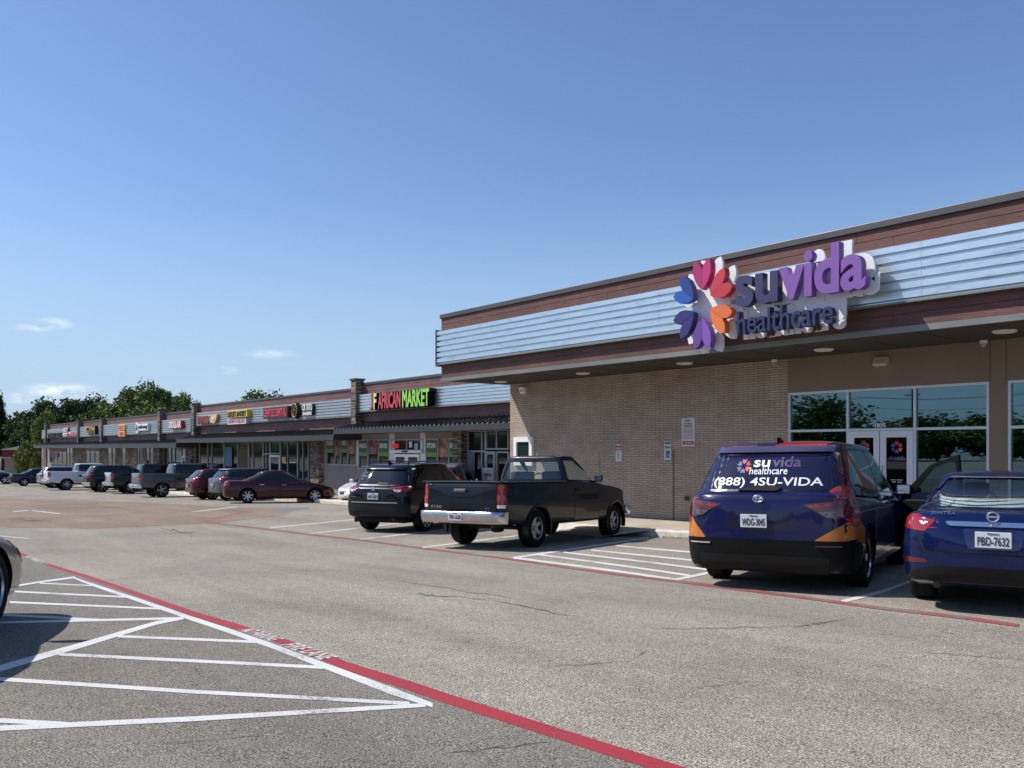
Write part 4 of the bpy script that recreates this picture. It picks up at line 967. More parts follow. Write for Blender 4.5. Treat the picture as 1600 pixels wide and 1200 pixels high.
def pickup(paint_, L=5.85, W=2.0, H=1.92, crew=True, **k):
    cb = -L/2 + (1.78 if crew else 2.45)                       # back of the cab
    S = dict(L=L, W=W, R=.40, ya=-L/2+1.20, yb=L/2-.97, paint=paint_, rc=.10, rf=.35, nose=.22, tail=.05, plan=.05, prof=PROF_TRUCK, tw=.26, wi=.05,
        zt=[(-L/2, 1.36), (cb-.02, 1.36), (cb+.4, 1.33), (1.0, 1.29), (1.5, 1.28), (L/2-.25, 1.18), (L/2, 1.06)],
        zb=[(-L/2, .60), (-L/2+.8, .50), (0, .48), (L/2-.4, .46), (L/2, .50)],
        zr=[(cb-.2, H-.06), (cb+.4, H), (.6, H), (1.2, H-.08)],
        gb=(cb+.03, 1.62), gr=(cb+.12, .78), wb=.90, wr=.70, gx=8, gy=8, crown=.02, curve=.04,
        cuts=[.12] if crew else [], gap=.08, doors=[(.14, 1.12, .55), (cb+.12, .09, .55)] if crew else [(.0, 1.05, .55)], mirror=(1.06, 1.40), ms=1.35,
        bed=(-L/2+.07, cb-.06, .85, 1.36), exhaust=(.65, .45), handle=paint_, ub=.46)
    S.update(k); auto_windows(S, rin=.06, zlo=.05, ztop=.10, rearw=.10); return S
def bumper_chrome(root, S, z0, z1, m=M_CHR, over=.10, dip=True):
    L, W = S['L'], S['W']; bm = bmesh.new(); y1 = -L/2+.02; y0 = -L/2-over
    P = []; n = 24
    rows = [(z1, -.0), (z1-.02, -.015), ((z0+z1)/2+.03, -.02), ((z0+z1)/2-.02, -.01), (z0+.03, .01), (z0, .04)]
    rings = []
    for i in range(n+1):
        x = -W/2+.02 + (W-.04)*i/n; s = abs(x)/(W/2-.02); yy = y0 + .16*max(0, (s-.8)/.2)**2
        rings.append([bm.verts.new((x, yy+q, z+(.10 if (dip and False) else 0)*(1-s))) for z, q in rows] + [bm.verts.new((x, yy+.10, z0)), bm.verts.new((x, yy+.12, z1))])
    for A, B in zip(rings, rings[1:]):
        for k in range(len(A)): bm.faces.new((A[k], A[(k+1) % len(A)], B[(k+1) % len(A)], B[k]))
    bm.faces.new(rings[0]); bm.faces.new(rings[-1][::-1]); bmesh.ops.recalc_face_normals(bm, faces=bm.faces[:])
    b = obj('rear_bumper', bm, m, root, smooth=40)
    obj('bumper_step', bx(-.42, .42, y0-.005, y0+.16, z1+.001, z1+.012), M_BLKP, b)
    return b
def oval_badge(parent, bvh, x, z, w_, h_, m, m2=None, ax='r'):
    P = [(x+w_/2*math.cos(2*PI*k/28), z+h_/2*math.sin(2*PI*k/28)) for k in range(28)]
    o = obj('badge', patch(bvh, P, ax, .012, .01, .2), m, parent)
    if m2: obj('badge_centre', patch(bvh, [(x+(u-x)*.82, z+(v-z)*.74) for u, v in P], ax, .0155, .003, .2), m2, o)
    return o
# ================================================================= clinic minivan
W_BLUE = paint('wrap_royal_blue', (.007, .009, .062), .25, .1); W_NAVY = paint('wrap_navy', (.012, .012, .045), .25, .1)
W_RED = paint('wrap_coral_red', (.42, .035, .045), .25, .1); W_ORG = paint('wrap_orange', (.60, .20, .035), .25, .1); W_CRM = paint('wrap_cream', (.55, .45, .34), .3, 0)
W_PUR = paint('wrap_violet_grey', (.075, .06, .12), .25, .1)
M_VGL = mat('van_rear_glass', (.012, .012, .045), .04, coat=.6)
S = suv(W_BLUE, L=5.17, W=1.99, H=1.75, R=.35, ya=-2.585+1.11, yb=1.585, rc=.30, plan=.06, tw=.225,
    zt=[(-2.585, 1.13), (-2.3, 1.16), (-1, 1.12), (.6, 1.07), (1.3, 1.05), (1.7, 1.0), (2.2, .90), (2.5, .76), (2.585, .68)],
    zb=[(-2.585, .24), (-2.2, .20), (-1, .18), (1, .18), (2.2, .2), (2.585, .28)],
    zr=[(-2.45, 1.64), (-2.1, 1.69), (-1.2, 1.745), (0, 1.75), (.7, 1.68), (1.1, 1.58)],
    gb=(-2.56, 1.75), gr=(-2.22, .60), wb=.93, wr=.72, gx=6, gy=8, curve=.10, cuts=[-1.50, -.42], crown=.03,
    doors=[(.50, 1.35, .24), (-.55, .45, .24)], mirror=(1.15, 1.10), sill=.0, skip_door='x+', ub=.20,
    rear=[(-.76, 1.17), (.76, 1.17), (.66, 1.58), (-.66, 1.58)], glass={'rear_window': M_VGL, 'windscreen': M_TINT, 'side_window': mat('van_privacy_glass', (.010, .012, .035), .03, spec=.35, coat=.15)})
S['lamps'] = [('tail_lamp', [(.46, 1.00), (.97, 1.07), (.985, .87), (.80, .84)], 'r', M_REDD), ('tail_lamp', [(-2.50, 1.08), (-2.05, 1.05), (-2.16, .98), (-2.44, .86), (-2.56, .88)], 'x', M_REDD),
    ('lamp_strip', [(.50, .995), (.90, 1.045), (.90, 1.015), (.55, .965)], 'r', M_RED), ('reversing_lamp', [(.62, .92), (.80, .93), (.80, .87), (.72, .86)], 'r', mat('smoked_lamp', (.12, .11, .11), .1, coat=1))]
S['panels'] = [('tailgate_gap', [(-.86, .59), (.86, .59), (.90, .86), (.84, 1.14), (-.84, 1.14), (-.90, .86)], 'r', .0015, M_DARK), ('tailgate', [(-.85, .60), (.85, .60), (.888, .86), (.83, 1.13), (-.83, 1.13), (-.888, .86)], 'r', .0032, W_BLUE), ('rear_bumper', [(-.99, .22), (.99, .22), (.99, .56), (.90, .60), (-.90, .60), (-.99, .56)], 'r', .012, M_BLKP),
    ('bumper_lower_panel', [(-.72, .22), (.72, .22), (.74, .42), (-.74, .42)], 'r', .022, mat('dark_grey_plastic', (.010, .0095, .009), .5, spec=.2)),
    ('bumper_side', [(-2.58, .22), (-2.0, .22), (-1.90, .52), (-2.2, .58), (-2.58, .60)], 'x', .012, M_BLKP),
    ('wrap_shape', [(.58, .60), (.93, .60), (.93, .82)], 'r', .0055, W_ORG), ('wrap_shape', [(-.93, .60), (-.66, .60), (-.78, .74), (-.93, .92)], 'r', .0055, W_ORG),
    ('wrap_shape', [(-.97, 1.14), (-.86, 1.14), (-.74, 1.66), (-.90, 1.64)], 'r', .004, W_RED),
    ('wrap_shape', [(.86, 1.05), (.99, 1.05), (.90, 1.64), (.72, 1.66)], 'r', .004, W_RED),
    ('wrap_shape', [(-2.55, .60), (-2.25, .62), (-1.95, .55), (-1.85, .30), (-1.80, .72), (-2.10, .86), (-2.30, .84)], 'x', .004, W_ORG),
    ('wrap_shape', [(-2.2+.30*math.cos(2*PI*k/24), .98+.24*math.sin(2*PI*k/24)) for k in range(24)], 'x+', .004, W_RED),
    ('wrap_shape', [(-1.35, .18), (.0, .18), (.45, .50), (.35, .98), (-.55, 1.05), (-1.0, .8)], 'x+', .0045, W_PUR),
    ('wrap_shape', [(-1.10, .30), (.48, .34), (.48, .42), (-1.12, .40)], 'x+', .006, W_CRM),
    ('wrap_shape', [(-1.95, 1.10), (-1.45, 1.12), (-1.30, 1.60), (-1.70, 1.62), (-2.05, 1.58)], 'x+', .005, mat('wrap_red_on_glass', (.10, .014, .022), .05, coat=1)),
    ('wrap_shape', [(.05, -2.2), (.60, -2.1), (.62, -.9), (.30, -.6), (-.02, -1.4)], 'z', .005, W_RED), ('wrap_shape', [(-.60, -2.05), (-.15, -2.2), (-.30, -1.6)], 'z', .005, W_PUR),
    ('tailgate_recess', [(-.46, .70), (.46, .70), (.36, .92), (-.36, .92)], 'r', .0055, W_NAVY),
    ('roof_spoiler', [(-.70, 1.60), (.70, 1.60), (.66, 1.665), (-.66, 1.665)], 'r', .030, W_PUR)]
van = build_vehicle('minivan', S, 'royal blue minivan with orange and red clinic wrap and its right front door open', 'minivan')
bv = S['bvh']
vg = next(o for o in van.children if o.name.startswith('rear_window'))
obj('phone_number', drape_mesh(bv, text_mesh('(888) 4SU-VIDA', 1, .0008, .012, fit=(1.26, .125)), 'r', .02, 1.245, .0075), M_LET, vg)
obj('lettering', drape_mesh(bv, text_mesh('healthcare', 1, .0008, .006, fit=(.44, .085)), 'r', .03, 1.385, .0075), M_LET, vg)
obj('lettering', drape_mesh(bv, text_mesh('su', 1, .0008, .02, fit=(.19, .085)), 'r', -.06, 1.47, .0075), M_LET, vg)
obj('lettering', drape_mesh(bv, text_mesh('vida', 1, .0008, .02, fit=(.33, .125)), 'r', .225, 1.49, .0075), mat('vinyl_violet', (.09, .05, .16), .4), vg)
# the flower on the glass
fl = obj('flower_logo', bmesh.new(), None, vg)
bmj = bmesh.new(); ms = []
for k in range(12):
    P = [(-.27+u, 1.44+v) for u, v in petal(k, .085)]
    f = bmj.faces.new([bmj.verts.new(drape_pt(bv, 'r', u, v, .0085)) for u, v in P]); f.material_index = k; ms.append(petal_mat(k))
bmj.to_mesh(fl.data); bmj.free()
for m in ms: fl.data.materials.append(m)
plate(van, 'WDG-3045', (-.07, -2.655, .81))
# ring emblem
def ring_badge(parent, x, y, z, rx, rz, m, bars=0):
    bm = bmesh.new(); tube(bm, [(x+rx*math.cos(2*PI*k/24), y, z+rz*math.sin(2*PI*k/24)) for k in range(25)], .008, 6, cap=False)
    if bars == 1: tube(bm, [(x+rx*.45*math.cos(2*PI*k/24), y, z+rz*.8*math.sin(2*PI*k/24)) for k in range(25)], .006, 6, cap=False); tube(bm, [(x+rx*.75*math.cos(2*PI*k/24), y, z+rz*.4+rz*.35*math.sin(2*PI*k/24)) for k in range(25)], .006, 6, cap=False)
    if bars == 2: box(bm, (x, y-.005, z), (rx*2.3, .01, rz*.42), bev=.004)
    return obj('badge', bm, m, parent)
ring_badge(van, -.02, -2.645, 1.065, .055, .038, M_CHR, 1)
obj('rear_wiper', patch(bv, rnd([(-.30, 1.155), (.16, 1.15), (.22, 1.19), (.10, 1.215), (-.10, 1.20)], .02), 'r', .025, .02, .1), M_BLKP, van)
obj('reflector_strip', patch(bv, [(-.86, .535), (-.60, .535), (-.60, .55), (-.86, .55)], 'r', .028, .01), mat('reflector_pale', (.5, .42, .36), .2, coat=1), van)
obj('reflector_strip', patch(bv, [(.60, .535), (.86, .535), (.86, .55), (.60, .55)], 'r', .028, .01), M_REDD, van)
bm = bmesh.new(); prism(bm, [(-1.78, 1.72), (-1.55, 1.735), (-1.80, 1.80)], 'X', -.02, .02); obj('shark_fin_antenna', bm, M_BLKP, van)
# open front right door, hinged at its front edge
dr = empty('open_door', (.985, 1.33, 0), parent=van); dr.rotation_euler = (0, 0, math.radians(58))
bm = bmesh.new(); prism(bm, rnd([(-.98, .26), (-.02, .26), (.0, 1.06), (-1.0, 1.10)], .08), 'X', -.09, 0)
obj('door_shell', bm, W_NAVY, dr)
bm = bmesh.new(); o_ = [(-.98, 1.09), (-.02, 1.05), (-.50, 1.48), (-.95, 1.62)]; i_ = [(-.93, 1.12), (-.20, 1.085), (-.53, 1.43), (-.90, 1.565)]
A = [bm.verts.new((0, *p)) for p in o_]; B = [bm.verts.new((0, *p)) for p in i_]; A2 = [bm.verts.new((-.04, *p)) for p in o_]; B2 = [bm.verts.new((-.04, *p)) for p in i_]
for k in range(4):
    q = (k+1) % 4; bm.faces.new((A[k], A[q], B[q], B[k])); bm.faces.new((A2[k], B2[k], B2[q], A2[q])); bm.faces.new((A[k], A2[k], A2[q], A[q])); bm.faces.new((B[k], B[q], B2[q], B2[k]))
obj('door_window_frame', bm, M_BLKP, dr); bm = bmesh.new(); bm.faces.new([bm.verts.new((-.02, *p)) for p in i_]); obj('window_pane', bm, glass('clear_side_glass', (.55, .62, .62), .85), dr)
obj('door_trim', bx(-.12, -.09, -.92, -.08, .35, 1.0, bev=.03), M_BLKP, dr)
obj('door_mirror', bx(.02, .22, -.16, -.04, 1.02, 1.16, bev=.03), M_BLKP, dr, smooth=50)
place(van, 1125, 902, -.86, S['ya'], math.radians(19), W=1.99, ya=S['ya'], yb=S['yb'])
# ================================================================= blue sedan
P_BLUE = paint('deep_blue_paint', (.004, .012, .078), .25, .45)
S = sedan(P_BLUE, L=4.62, W=1.76, H=1.385, R=.315, hollow=True, glass=glass('sedan_glass', (.70, .76, .76), .85), floor=.5, rc=.30, tail=.22,
    zt=[(-2.31, .93), (-2.2, .985), (-1.9, .995), (-1.2, .985), (-.3, .965), (.9, .965), (1.25, .93), (1.8, .80), (2.2, .66), (2.31, .60)],
    gb=(-1.98, 1.30), gr=(-1.0, .35), wb=.82, wr=.66, sill=.0, rear=[(-.72, 1.02), (.72, 1.02), (.575, 1.315), (-.575, 1.315)])
S['lamps'] = [('tail_lamp', [(.50, .905), (.85, .955), (.865, .82), (.60, .79)], 'r', M_RED), ('tail_lamp', [(-2.30, .95), (-2.04, .955), (-2.12, .84), (-2.30, .82)], 'x', M_RED),
    ('reversing_lamp', [(.56, .885), (.66, .895), (.62, .85)], 'r', M_WHL), ('lamp_inset', [(.70, .915), (.83, .935), (.84, .885), (.72, .875)], 'r', mat('lamp_pink', (.45, .25, .26), .1, coat=1))]
S['panels'] = [('boot_shut_line', [(-.62, .585), (.62, .585), (.685, .80), (.455, .985), (-.455, .985), (-.685, .80)], 'r', .003, M_DARK), ('boot_lid', [(-.60, .60), (.60, .60), (.66, .80), (.44, .98), (-.44, .98), (-.66, .80)], 'r', .006, P_BLUE), ('bumper_lower_panel', [(-.84, .24), (.84, .24), (.72, .40), (.50, .46), (-.50, .46), (-.72, .40)], 'r', .010, mat('dark_grey_plastic', (.010, .0095, .009), .5, spec=.2)),
    ('chrome_strip', [(-.42, .895), (.42, .895), (.38, .85), (-.38, .85)], 'r', .028, M_CHR), ('plate_recess', [(-.26, .83), (.26, .83), (.22, .64), (-.22, .64)], 'r', .009, mat('recess_blue', (.004, .010, .07), .3, coat=1)),
    ('reflector', [(-.80, .47), (-.56, .49), (-.60, .52), (-.80, .53)], 'r', .010, M_REDD), ('reflector', [(.80, .47), (.56, .49), (.60, .52), (.80, .53)], 'r', .010, M_REDD)]
sed = build_vehicle('sedan', S, 'shiny blue sedan parked nose-in by the clinic door at the right edge', 'car'); bv = S['bvh']
plate(sed, 'PBD-7632', (0, -2.372, .735))
ring_badge(sed, -.0, -2.375, .955, .048, .044, M_CHR, 2)
obj('lettering', drape_mesh(bv, text_mesh('SENTRA', 1, .002, .01, fit=(.22, .028)), 'r', -.44, .965, .014), M_CHR, sed)
obj('lettering', drape_mesh(bv, text_mesh('SV', 1, .002, .01, fit=(.07, .028)), 'r', .50, .965, .014), M_CHR, sed)
for x in (-.36, .36): seat(sed, x, .0, .50, M_SEAT, top=.56)
obj('rear_seat', bx(-.62, .62, -1.22, -1.02, .55, 1.00, bev=.06), M_SEAT, sed, smooth=50)
for x in (-.42, .42): obj('rear_headrest', bx(x-.11, x+.11, -1.25, -1.16, 1.0, 1.10, bev=.04), M_SEAT, sed, smooth=50)
obj('parcel_shelf', bx(-.66, .66, -1.80, -1.2, .925, .94), M_SEATD, sed); obj('dashboard', bx(-.66, .66, .80, 1.2, .75, .98, bev=.05), M_SEATD, sed); steering(sed, -.36, .62, .98)
obj('brake_light', bx(-.10, .10, -1.68, -1.66, .945, .965), M_RED, sed); obj('rear_view_mirror', bx(-.10, .10, .30, .32, 1.30, 1.36, bev=.01), M_BLKP, sed)
place(sed, 1443, 934, -.76, S['ya'], math.radians(17), W=1.76, ya=S['ya'], yb=S['yb'])
# ================================================================= black single-cab pickup
P_NAV = paint('black_navy_paint', (.0035, .005, .010), .35, .0, .35); P_BLK = P_NAV
M_TRGL = glass('truck_glass', (.86, .94, .92), .95)
S = pickup(P_NAV, L=5.50, W=1.99, H=1.83, crew=False, R=.375, hollow=True, glass=M_TRGL, floor=.75, tw=.25,
    zt=[(-2.75, 1.285), (-.30, 1.285), (.2, 1.27), (1.0, 1.26), (1.35, 1.22), (2.2, 1.13), (2.6, 1.04), (2.75, .94)],
    zb=[(-2.75, .52), (-2, .46), (0, .42), (2.3, .42), (2.75, .46)], ya=-1.52, yb=1.95, bed=(-2.69, -.34, .80, 1.285),
    zr=[(-.4, 1.76), (-.1, 1.83), (.5, 1.83), (.9, 1.75)], gb=(-.27, 1.40), gr=(-.17, .55), wb=.90, wr=.70, doors=[(-.05, 1.10, .48)], mirror=(.98, 1.32), ms=1.0, wheel='steel', alloy=mat('dull_alloy', (.50, .48, .45), .45, .5), handle=M_BLKP,
    flare=(P_NAV, .05, .03), rear=[(-.74, 1.335), (.74, 1.335), (.62, 1.70), (-.62, 1.70)])
S['lamps'] = [('tail_lamp', [(.80, .86), (.965, .86), (.965, 1.24), (.80, 1.24)], 'r', M_RED), ('tail_lamp', [(-2.745, .86), (-2.64, .86), (-2.64, 1.24), (-2.745, 1.24)], 'x', M_RED),
    ('reversing_lamp', [(.805, .80), (.96, .80), (.96, .86), (.805, .86)], 'r', M_WHL)]
S['panels'] = [('tailgate_gap', [(-.797, .645), (.797, .645), (.797, 1.275), (-.797, 1.275)], 'r', .006, M_DARK), ('tailgate', [(-.785, .66), (.785, .66), (.785, 1.27), (-.785, 1.27)], 'r', .014, P_NAV), ('tailgate_crease', [(-.62, 1.12), (.62, 1.12), (.55, 1.16), (-.55, 1.16)], 'r', .010, P_NAV)]
tr = build_vehicle('pickup_truck', S, 'black single-cab pickup truck with a chrome rear bumper, parked beside the brick wall', 'pickup truck'); bv = S['bvh']
bp = bumper_chrome(tr, S, .51, .73, m=mat('dull_chrome', (.55, .55, .56), .24, 1, var=.1, vs=5), over=.16)
plate(bp, '7FB-1628', (-.03, -2.935, .64))
obj('tailgate_handle', bx(-.14, .14, -2.84, -2.80, 1.09, 1.16, bev=.02), mat('worn_grey_plastic', (.12, .11, .10), .6), tr)
oval_badge(tr, bv, .60, .80, .17, .07, M_CHR, mat('badge_blue', (.02, .03, .10), .3))
obj('lettering', drape_mesh(bv, text_mesh('F150', 1, .003, .012, fit=(.25, .055)), 'r', -.58, .81, .020), M_CHR, tr)
obj('bed_rail_cap', bx(-.99, -.89, -2.70, -.36, 1.287, 1.30, bev=.004), mat('scuffed_rail', (.10, .11, .12), .35, .5), tr); obj('bed_rail_cap', bx(.89, .99, -2.70, -.36, 1.287, 1.30, bev=.004), mat('scuffed_rail', (.1, .1, .1), .4), tr)
obj('tailgate_cap', bx(-.88, .88, -2.775, -2.70, 1.287, 1.302, bev=.004), mat('scuffed_rail', (.1, .1, .1), .4), tr)
for x in (-.40, .40): seat(tr, x, .02, .80, M_SEATD, head=False, w_=.56, top=.70)
obj('dashboard', bx(-.80, .80, 1.0, 1.3, .95, 1.25, bev=.05), M_SEATD, tr); steering(tr, -.40, .75, 1.28, .19)
obj('brake_light', bx(-.20, .20, -.215, -.19, 1.735, 1.76, bev=.004), M_REDD, tr)
for x in (-.52, .45): bm = bmesh.new(); box(bm, (x, -1.42, .42), (.09, .14, .20), bev=.02); obj('shock_mount', bm, M_STEEL, tr)
bm = bmesh.new(); tube(bm, [(.85, 1.40, 1.2), (.84, 1.38, 1.95)], .004, 6); obj('whip_antenna', bm, M_BLKP, tr)
obj('front_bumper', bx(-.96, .96, 2.62, 2.86, .50, .72, bev=.06), M_CHR, tr, smooth=50)
place(tr, 835, 855, .87, S['ya'], math.radians(18.5), W=1.99, ya=S['ya'], yb=S['yb'])
# ================================================================= black compact suv
P_BK2 = paint('black_blue_paint', (.004, .005, .009), .25, .2, .6)
S = suv(P_BK2, L=4.60, sill=.45, flare=(M_BLKP, .07, .02), wheel='ten', cuts=[-1.28, -.30])
S['lamps'] = [('tail_lamp', [(.42, 1.09), (.90, 1.12), (.90, 1.00), (.62, .98)], 'r', M_RED), ('tail_lamp', [(-2.29, 1.12), (-1.90, 1.14), (-1.98, 1.02), (-2.29, 1.0)], 'x', M_RED), ('reversing_lamp', [(.52, 1.04), (.72, 1.05), (.70, .99), (.60, .985)], 'r', M_WHL)]
S['panels'] = [('rear_bumper', [(-.92, .40), (.92, .40), (.92, .66), (.80, .74), (-.80, .74), (-.92, .66)], 'r', .02, mat('bumper_grey', (.018, .019, .021), .55, spec=.2)), ('bumper_strip', [(-.66, .72), (.66, .72), (.64, .745), (-.64, .745)], 'r', .034, M_CHR),
    ('roof_spoiler', [(-.62, 1.52), (.62, 1.52), (.60, 1.60), (-.60, 1.60)], 'r', .05, P_BK2), ('plate_recess', [(-.30, .78), (.30, .78), (.26, .98), (-.26, .98)], 'r', .003, M_TRIM)]
rav = build_vehicle('compact_suv', S, 'glossy black compact SUV with roof rails, parked left of the pickup truck', 'suv'); bv = S['bvh']
plate(rav, 'NKV-4071', (0, -2.37, .88)); ring_badge(rav, 0, -2.36, 1.06, .05, .035, M_CHR, 1)
obj('lettering', drape_mesh(bv, text_mesh('RAV4', 1, .002, .01, fit=(.16, .03)), 'r', -.60, .86, .006), M_CHR, rav)
for x in (-.56, .56): bm = bmesh.new(); tube(bm, [(x, -1.7, 1.66), (x, -1.6, 1.71), (x, -.6, 1.745), (x, .1, 1.73), (x, .25, 1.67)], .016, 8); obj('roof_rail', bm, M_TRIM, rav)
bm = bmesh.new(); prism(bm, [(-1.68, 1.65), (-1.50, 1.67), (-1.70, 1.73)], 'X', -.02, .02); obj('shark_fin_antenna', bm, M_BLKP, rav)
obj('rear_wiper', patch(bv, rnd([(-.02, 1.17), (.30, 1.16), (.32, 1.19), (.02, 1.21)], .01), 'r', .02, .015, .1), M_BLKP, rav)
place(rav, 577, 827, -.80, S['ya'], math.radians(26), W=1.86, ya=S['ya'], yb=S['yb'])
# ================================================================= the cars farther along the row
P_MAR = paint('maroon_paint', (.055, .008, .012), .28, .3); P_GRY = paint('slate_grey_paint', (.10, .105, .115), .3, .5); P_WHT = paint('white_paint', (.62, .64, .70), .3, 0)
P_SIL = paint('silver_paint', (.42, .43, .45), .28, .8); P_DGR = paint('dark_green_grey_paint', (.014, .017, .016), .3, .3); P_BRG = paint('burgundy_paint', (.075, .008, .014), .28, .3); P_NVY = paint('navy_paint', (.014, .018, .032), .3, .4); P_TAU = paint('warm_grey_paint', (.26, .235, .21), .28, .6)
def car_lamps(S, z0, z1, w0=.5, m=M_RED):
    L = S['L']; W = S['W']/2
    S['lamps'] = [('tail_lamp', [(w0, z0+.03), (W-.03, z0), (W-.03, z1), (w0+.05, z1)], 'r', m), ('tail_lamp', [(-L/2+.02, z0), (-L/2+.28, z0+.03), (-L/2+.22, z1), (-L/2+.02, z1)], 'x', m)]
    return S
def truck_lamps(S, m=M_RED):
    L = S['L']; W = S['W']/2
    S['lamps'] = [('tail_lamp', [(W-.19, .92), (W-.035, .92), (W-.035, 1.30), (W-.19, 1.30)], 'r', m), ('tail_lamp', [(-L/2+.01, .92), (-L/2+.16, .98), (-L/2+.18, 1.24), (-L/2+.01, 1.30)], 'x', m)]
    S['panels'] = [('tailgate', [(-W+.21, .70), (W-.21, .70), (W-.21, 1.34), (-W+.21, 1.34)], 'r', .012, S.get('gate', S['paint']))]
    return S
def finish(root, S, txt, z, chrome=None):
    if chrome is not None: bumper_chrome(root, S, .52, .74, m=chrome, over=.14); plate(root, txt, (0, -S['L']/2-.17, .64))
    else: plate(root, txt, (0, -S['L']/2-.075, z))
S = car_lamps(sedan(P_MAR, L=4.86, W=1.82, H=1.455, wheel='multi'), .78, .95)
o = build_vehicle('sedan', S, 'long maroon sedan seen side-on, nearest of the parked cars left of the market', 'car'); finish(o, S, 'KLT-2290', .70); place(o, 387, 786.5, .80, S['ya'], math.radians(-20), W=1.82, ya=S['ya'], yb=S['yb'])
S = car_lamps(suv(P_GRY, L=4.65, H=1.60, sill=.30, wheel='five'), .95, 1.15); S['panels'] = [('roof_spoiler', [(-.6, 1.50), (.6, 1.50), (.58, 1.57), (-.58, 1.57)], 'r', .05, P_SIL)]
o = build_vehicle('compact_suv', S, 'dark grey SUV half hidden behind the maroon sedan', 'suv'); finish(o, S, 'HBX-5518', .75); place(o, 374, 782.5, .82, S['ya'], math.radians(2), ya=S['ya'], yb=S['yb'])
S = car_lamps(suv(P_BRG, L=4.35, H=1.58, sill=.34, wheel='five'), .90, 1.12)
o = build_vehicle('compact_suv', S, 'small burgundy crossover between the grey pickup and the dark grey SUV', 'suv'); finish(o, S, 'JRD-8834', .72); place(o, 332, 781, .82, S['ya'], math.radians(-3), ya=S['ya'], yb=S['yb'])
S = truck_lamps(pickup(P_GRY, wheel='five', L=5.89))
o = build_vehicle('pickup_truck', S, 'slate grey crew-cab pickup beside the burgundy crossover', 'pickup truck'); finish(o, S, 'CTM-4402', .64, M_CHR); place(o, 253, 777, .90, S['ya'], math.radians(-1), ya=S['ya'], yb=S['yb'], W=2)
S = truck_lamps(pickup(P_DGR, wheel='five', L=5.8, gate=M_CHR))
o = build_vehicle('pickup_truck', S, 'black crew-cab pickup parked just left of the slate grey pickup', 'pickup truck'); finish(o, S, 'BRZ-7719', .64, M_CHR); place(o, 205, 771.5, .90, S['ya'], math.radians(-1), ya=S['ya'], yb=S['yb'], W=2)
S = car_lamps(suv(P_DGR, L=5.1, W=1.95, H=1.82, sill=.36, wheel='five', R=.39, zt=[(-2.55, 1.2), (-1, 1.2), (.5, 1.15), (1.3, 1.12), (2.2, 1.02), (2.55, .85)]), .95, 1.2, .7)
S['panels'] = [('rear_bumper', [(-.95, .42), (.95, .42), (.95, .68), (-.95, .68)], 'r', .04, M_CHR)]
o = build_vehicle('large_suv', S, 'dark green-black SUV with a chrome rear bumper, right of the white pickup', 'suv'); finish(o, S, 'DNW-3125', .85); place(o, 160, 769, .85, S['ya'], math.radians(-1), ya=S['ya'], yb=S['yb'], W=1.95)
S = truck_lamps(pickup(P_WHT, wheel='multi', L=5.89))
o = build_vehicle('pickup_truck', S, 'white crew-cab pickup with polished wheels, farthest pickup in the row', 'pickup truck'); finish(o, S, 'MPL-9043', .64, mat('silver_bumper', (.6, .62, .66), .3, .3)); place(o, 104, 766, .90, S['ya'], math.radians(-1), ya=S['ya'], yb=S['yb'], W=2)
S = car_lamps(suv(P_SIL, L=4.5, H=1.66, sill=.35), .85, 1.15)
o = build_vehicle('compact_suv', S, 'small silver SUV with red tail lamps hidden behind the white pickup', 'suv'); finish(o, S, 'GHS-2107', .75); place(o, 84, 762.5, .80, S['ya'], math.radians(-1), ya=S['ya'], yb=S['yb'])
S = car_lamps(sedan(P_NVY, L=4.7), .75, .93)
o = build_vehicle('sedan', S, 'dark navy sedan left of the white pickup', 'car'); finish(o, S, 'FKC-6680', .68); place(o, 38, 759.5, .80, S['ya'], math.radians(-4), ya=S['ya'], yb=S['yb'])
S = car_lamps(suv(P_NVY, L=5.0, W=1.95, H=1.82, sill=.36, R=.38), .95, 1.15)
o = build_vehicle('large_suv', S, 'big dark SUV cut by the left edge of the photo', 'suv'); finish(o, S, 'TVN-1186', .8); place(o, 8, 756.5, .85, S['yb'], math.radians(-20), ya=S['ya'], yb=S['yb'], W=1.95)
# behind the black suv: silver van, and a white car's tail left of it
S = car_lamps(suv(paint('lavender_grey_paint', (.22, .22, .28), .3, .5), L=4.9, W=1.94, H=1.76, R=.36, sill=.3, gb=(-2.42, 1.6), gr=(-2.25, .6)), .95, 1.3, .78)
o = build_vehicle('minivan', S, 'lavender-grey van mostly hidden between the black SUV and the black pickup', 'minivan'); finish(o, S, 'SKD-3390', .8); place(o, 729, 800, .85, S['ya'], math.radians(47), ya=S['ya'], yb=S['yb'], W=1.94)
S = sedan(P_WHT, L=4.5)
S['panels'] = [('grille', [(-.45, .42), (.45, .42), (.5, .58), (-.5, .58)], 'f', .006, M_TRIM)]
S['lamps'] = [('tail_lamp', [(.5, .80), (.85, .80), (.85, .92), (.5, .92)], 'r', M_RED)]
o = build_vehicle('sedan', S, 'white car peeking out to the left of the black SUV', 'car'); finish(o, S, 'VXB-7721', .66); place(o, 542, 786, .80, S['yb'], math.radians(203), ya=S['ya'], yb=S['yb'])
# near car at the left edge, only its nose in view
S = sedan(P_TAU, L=4.85, W=1.84, H=1.46, R=.335, wheel='five', rf=.28, plan=.05)
S['lamps'] = [('side_marker', [(L_-.42, .74), (L_-.22, .73), (L_-.24, .66), (L_-.38, .66)], 'x', M_AMB) for L_ in (4.85/2,)] + [('headlamp', [(4.85/2-.30, .66), (4.85/2-.06, .60), (4.85/2-.03, .46), (4.85/2-.16, .50)], 'x', mat('headlamp_smoked', (.10, .095, .09), .1, coat=1))]
o = build_vehicle('sedan', S, 'warm grey car by the striped area, only its front corner in view', 'car'); place(o, -22, 980, .82, S['yb'], math.radians(62), ya=S['ya'], yb=S['yb'], W=1.84)
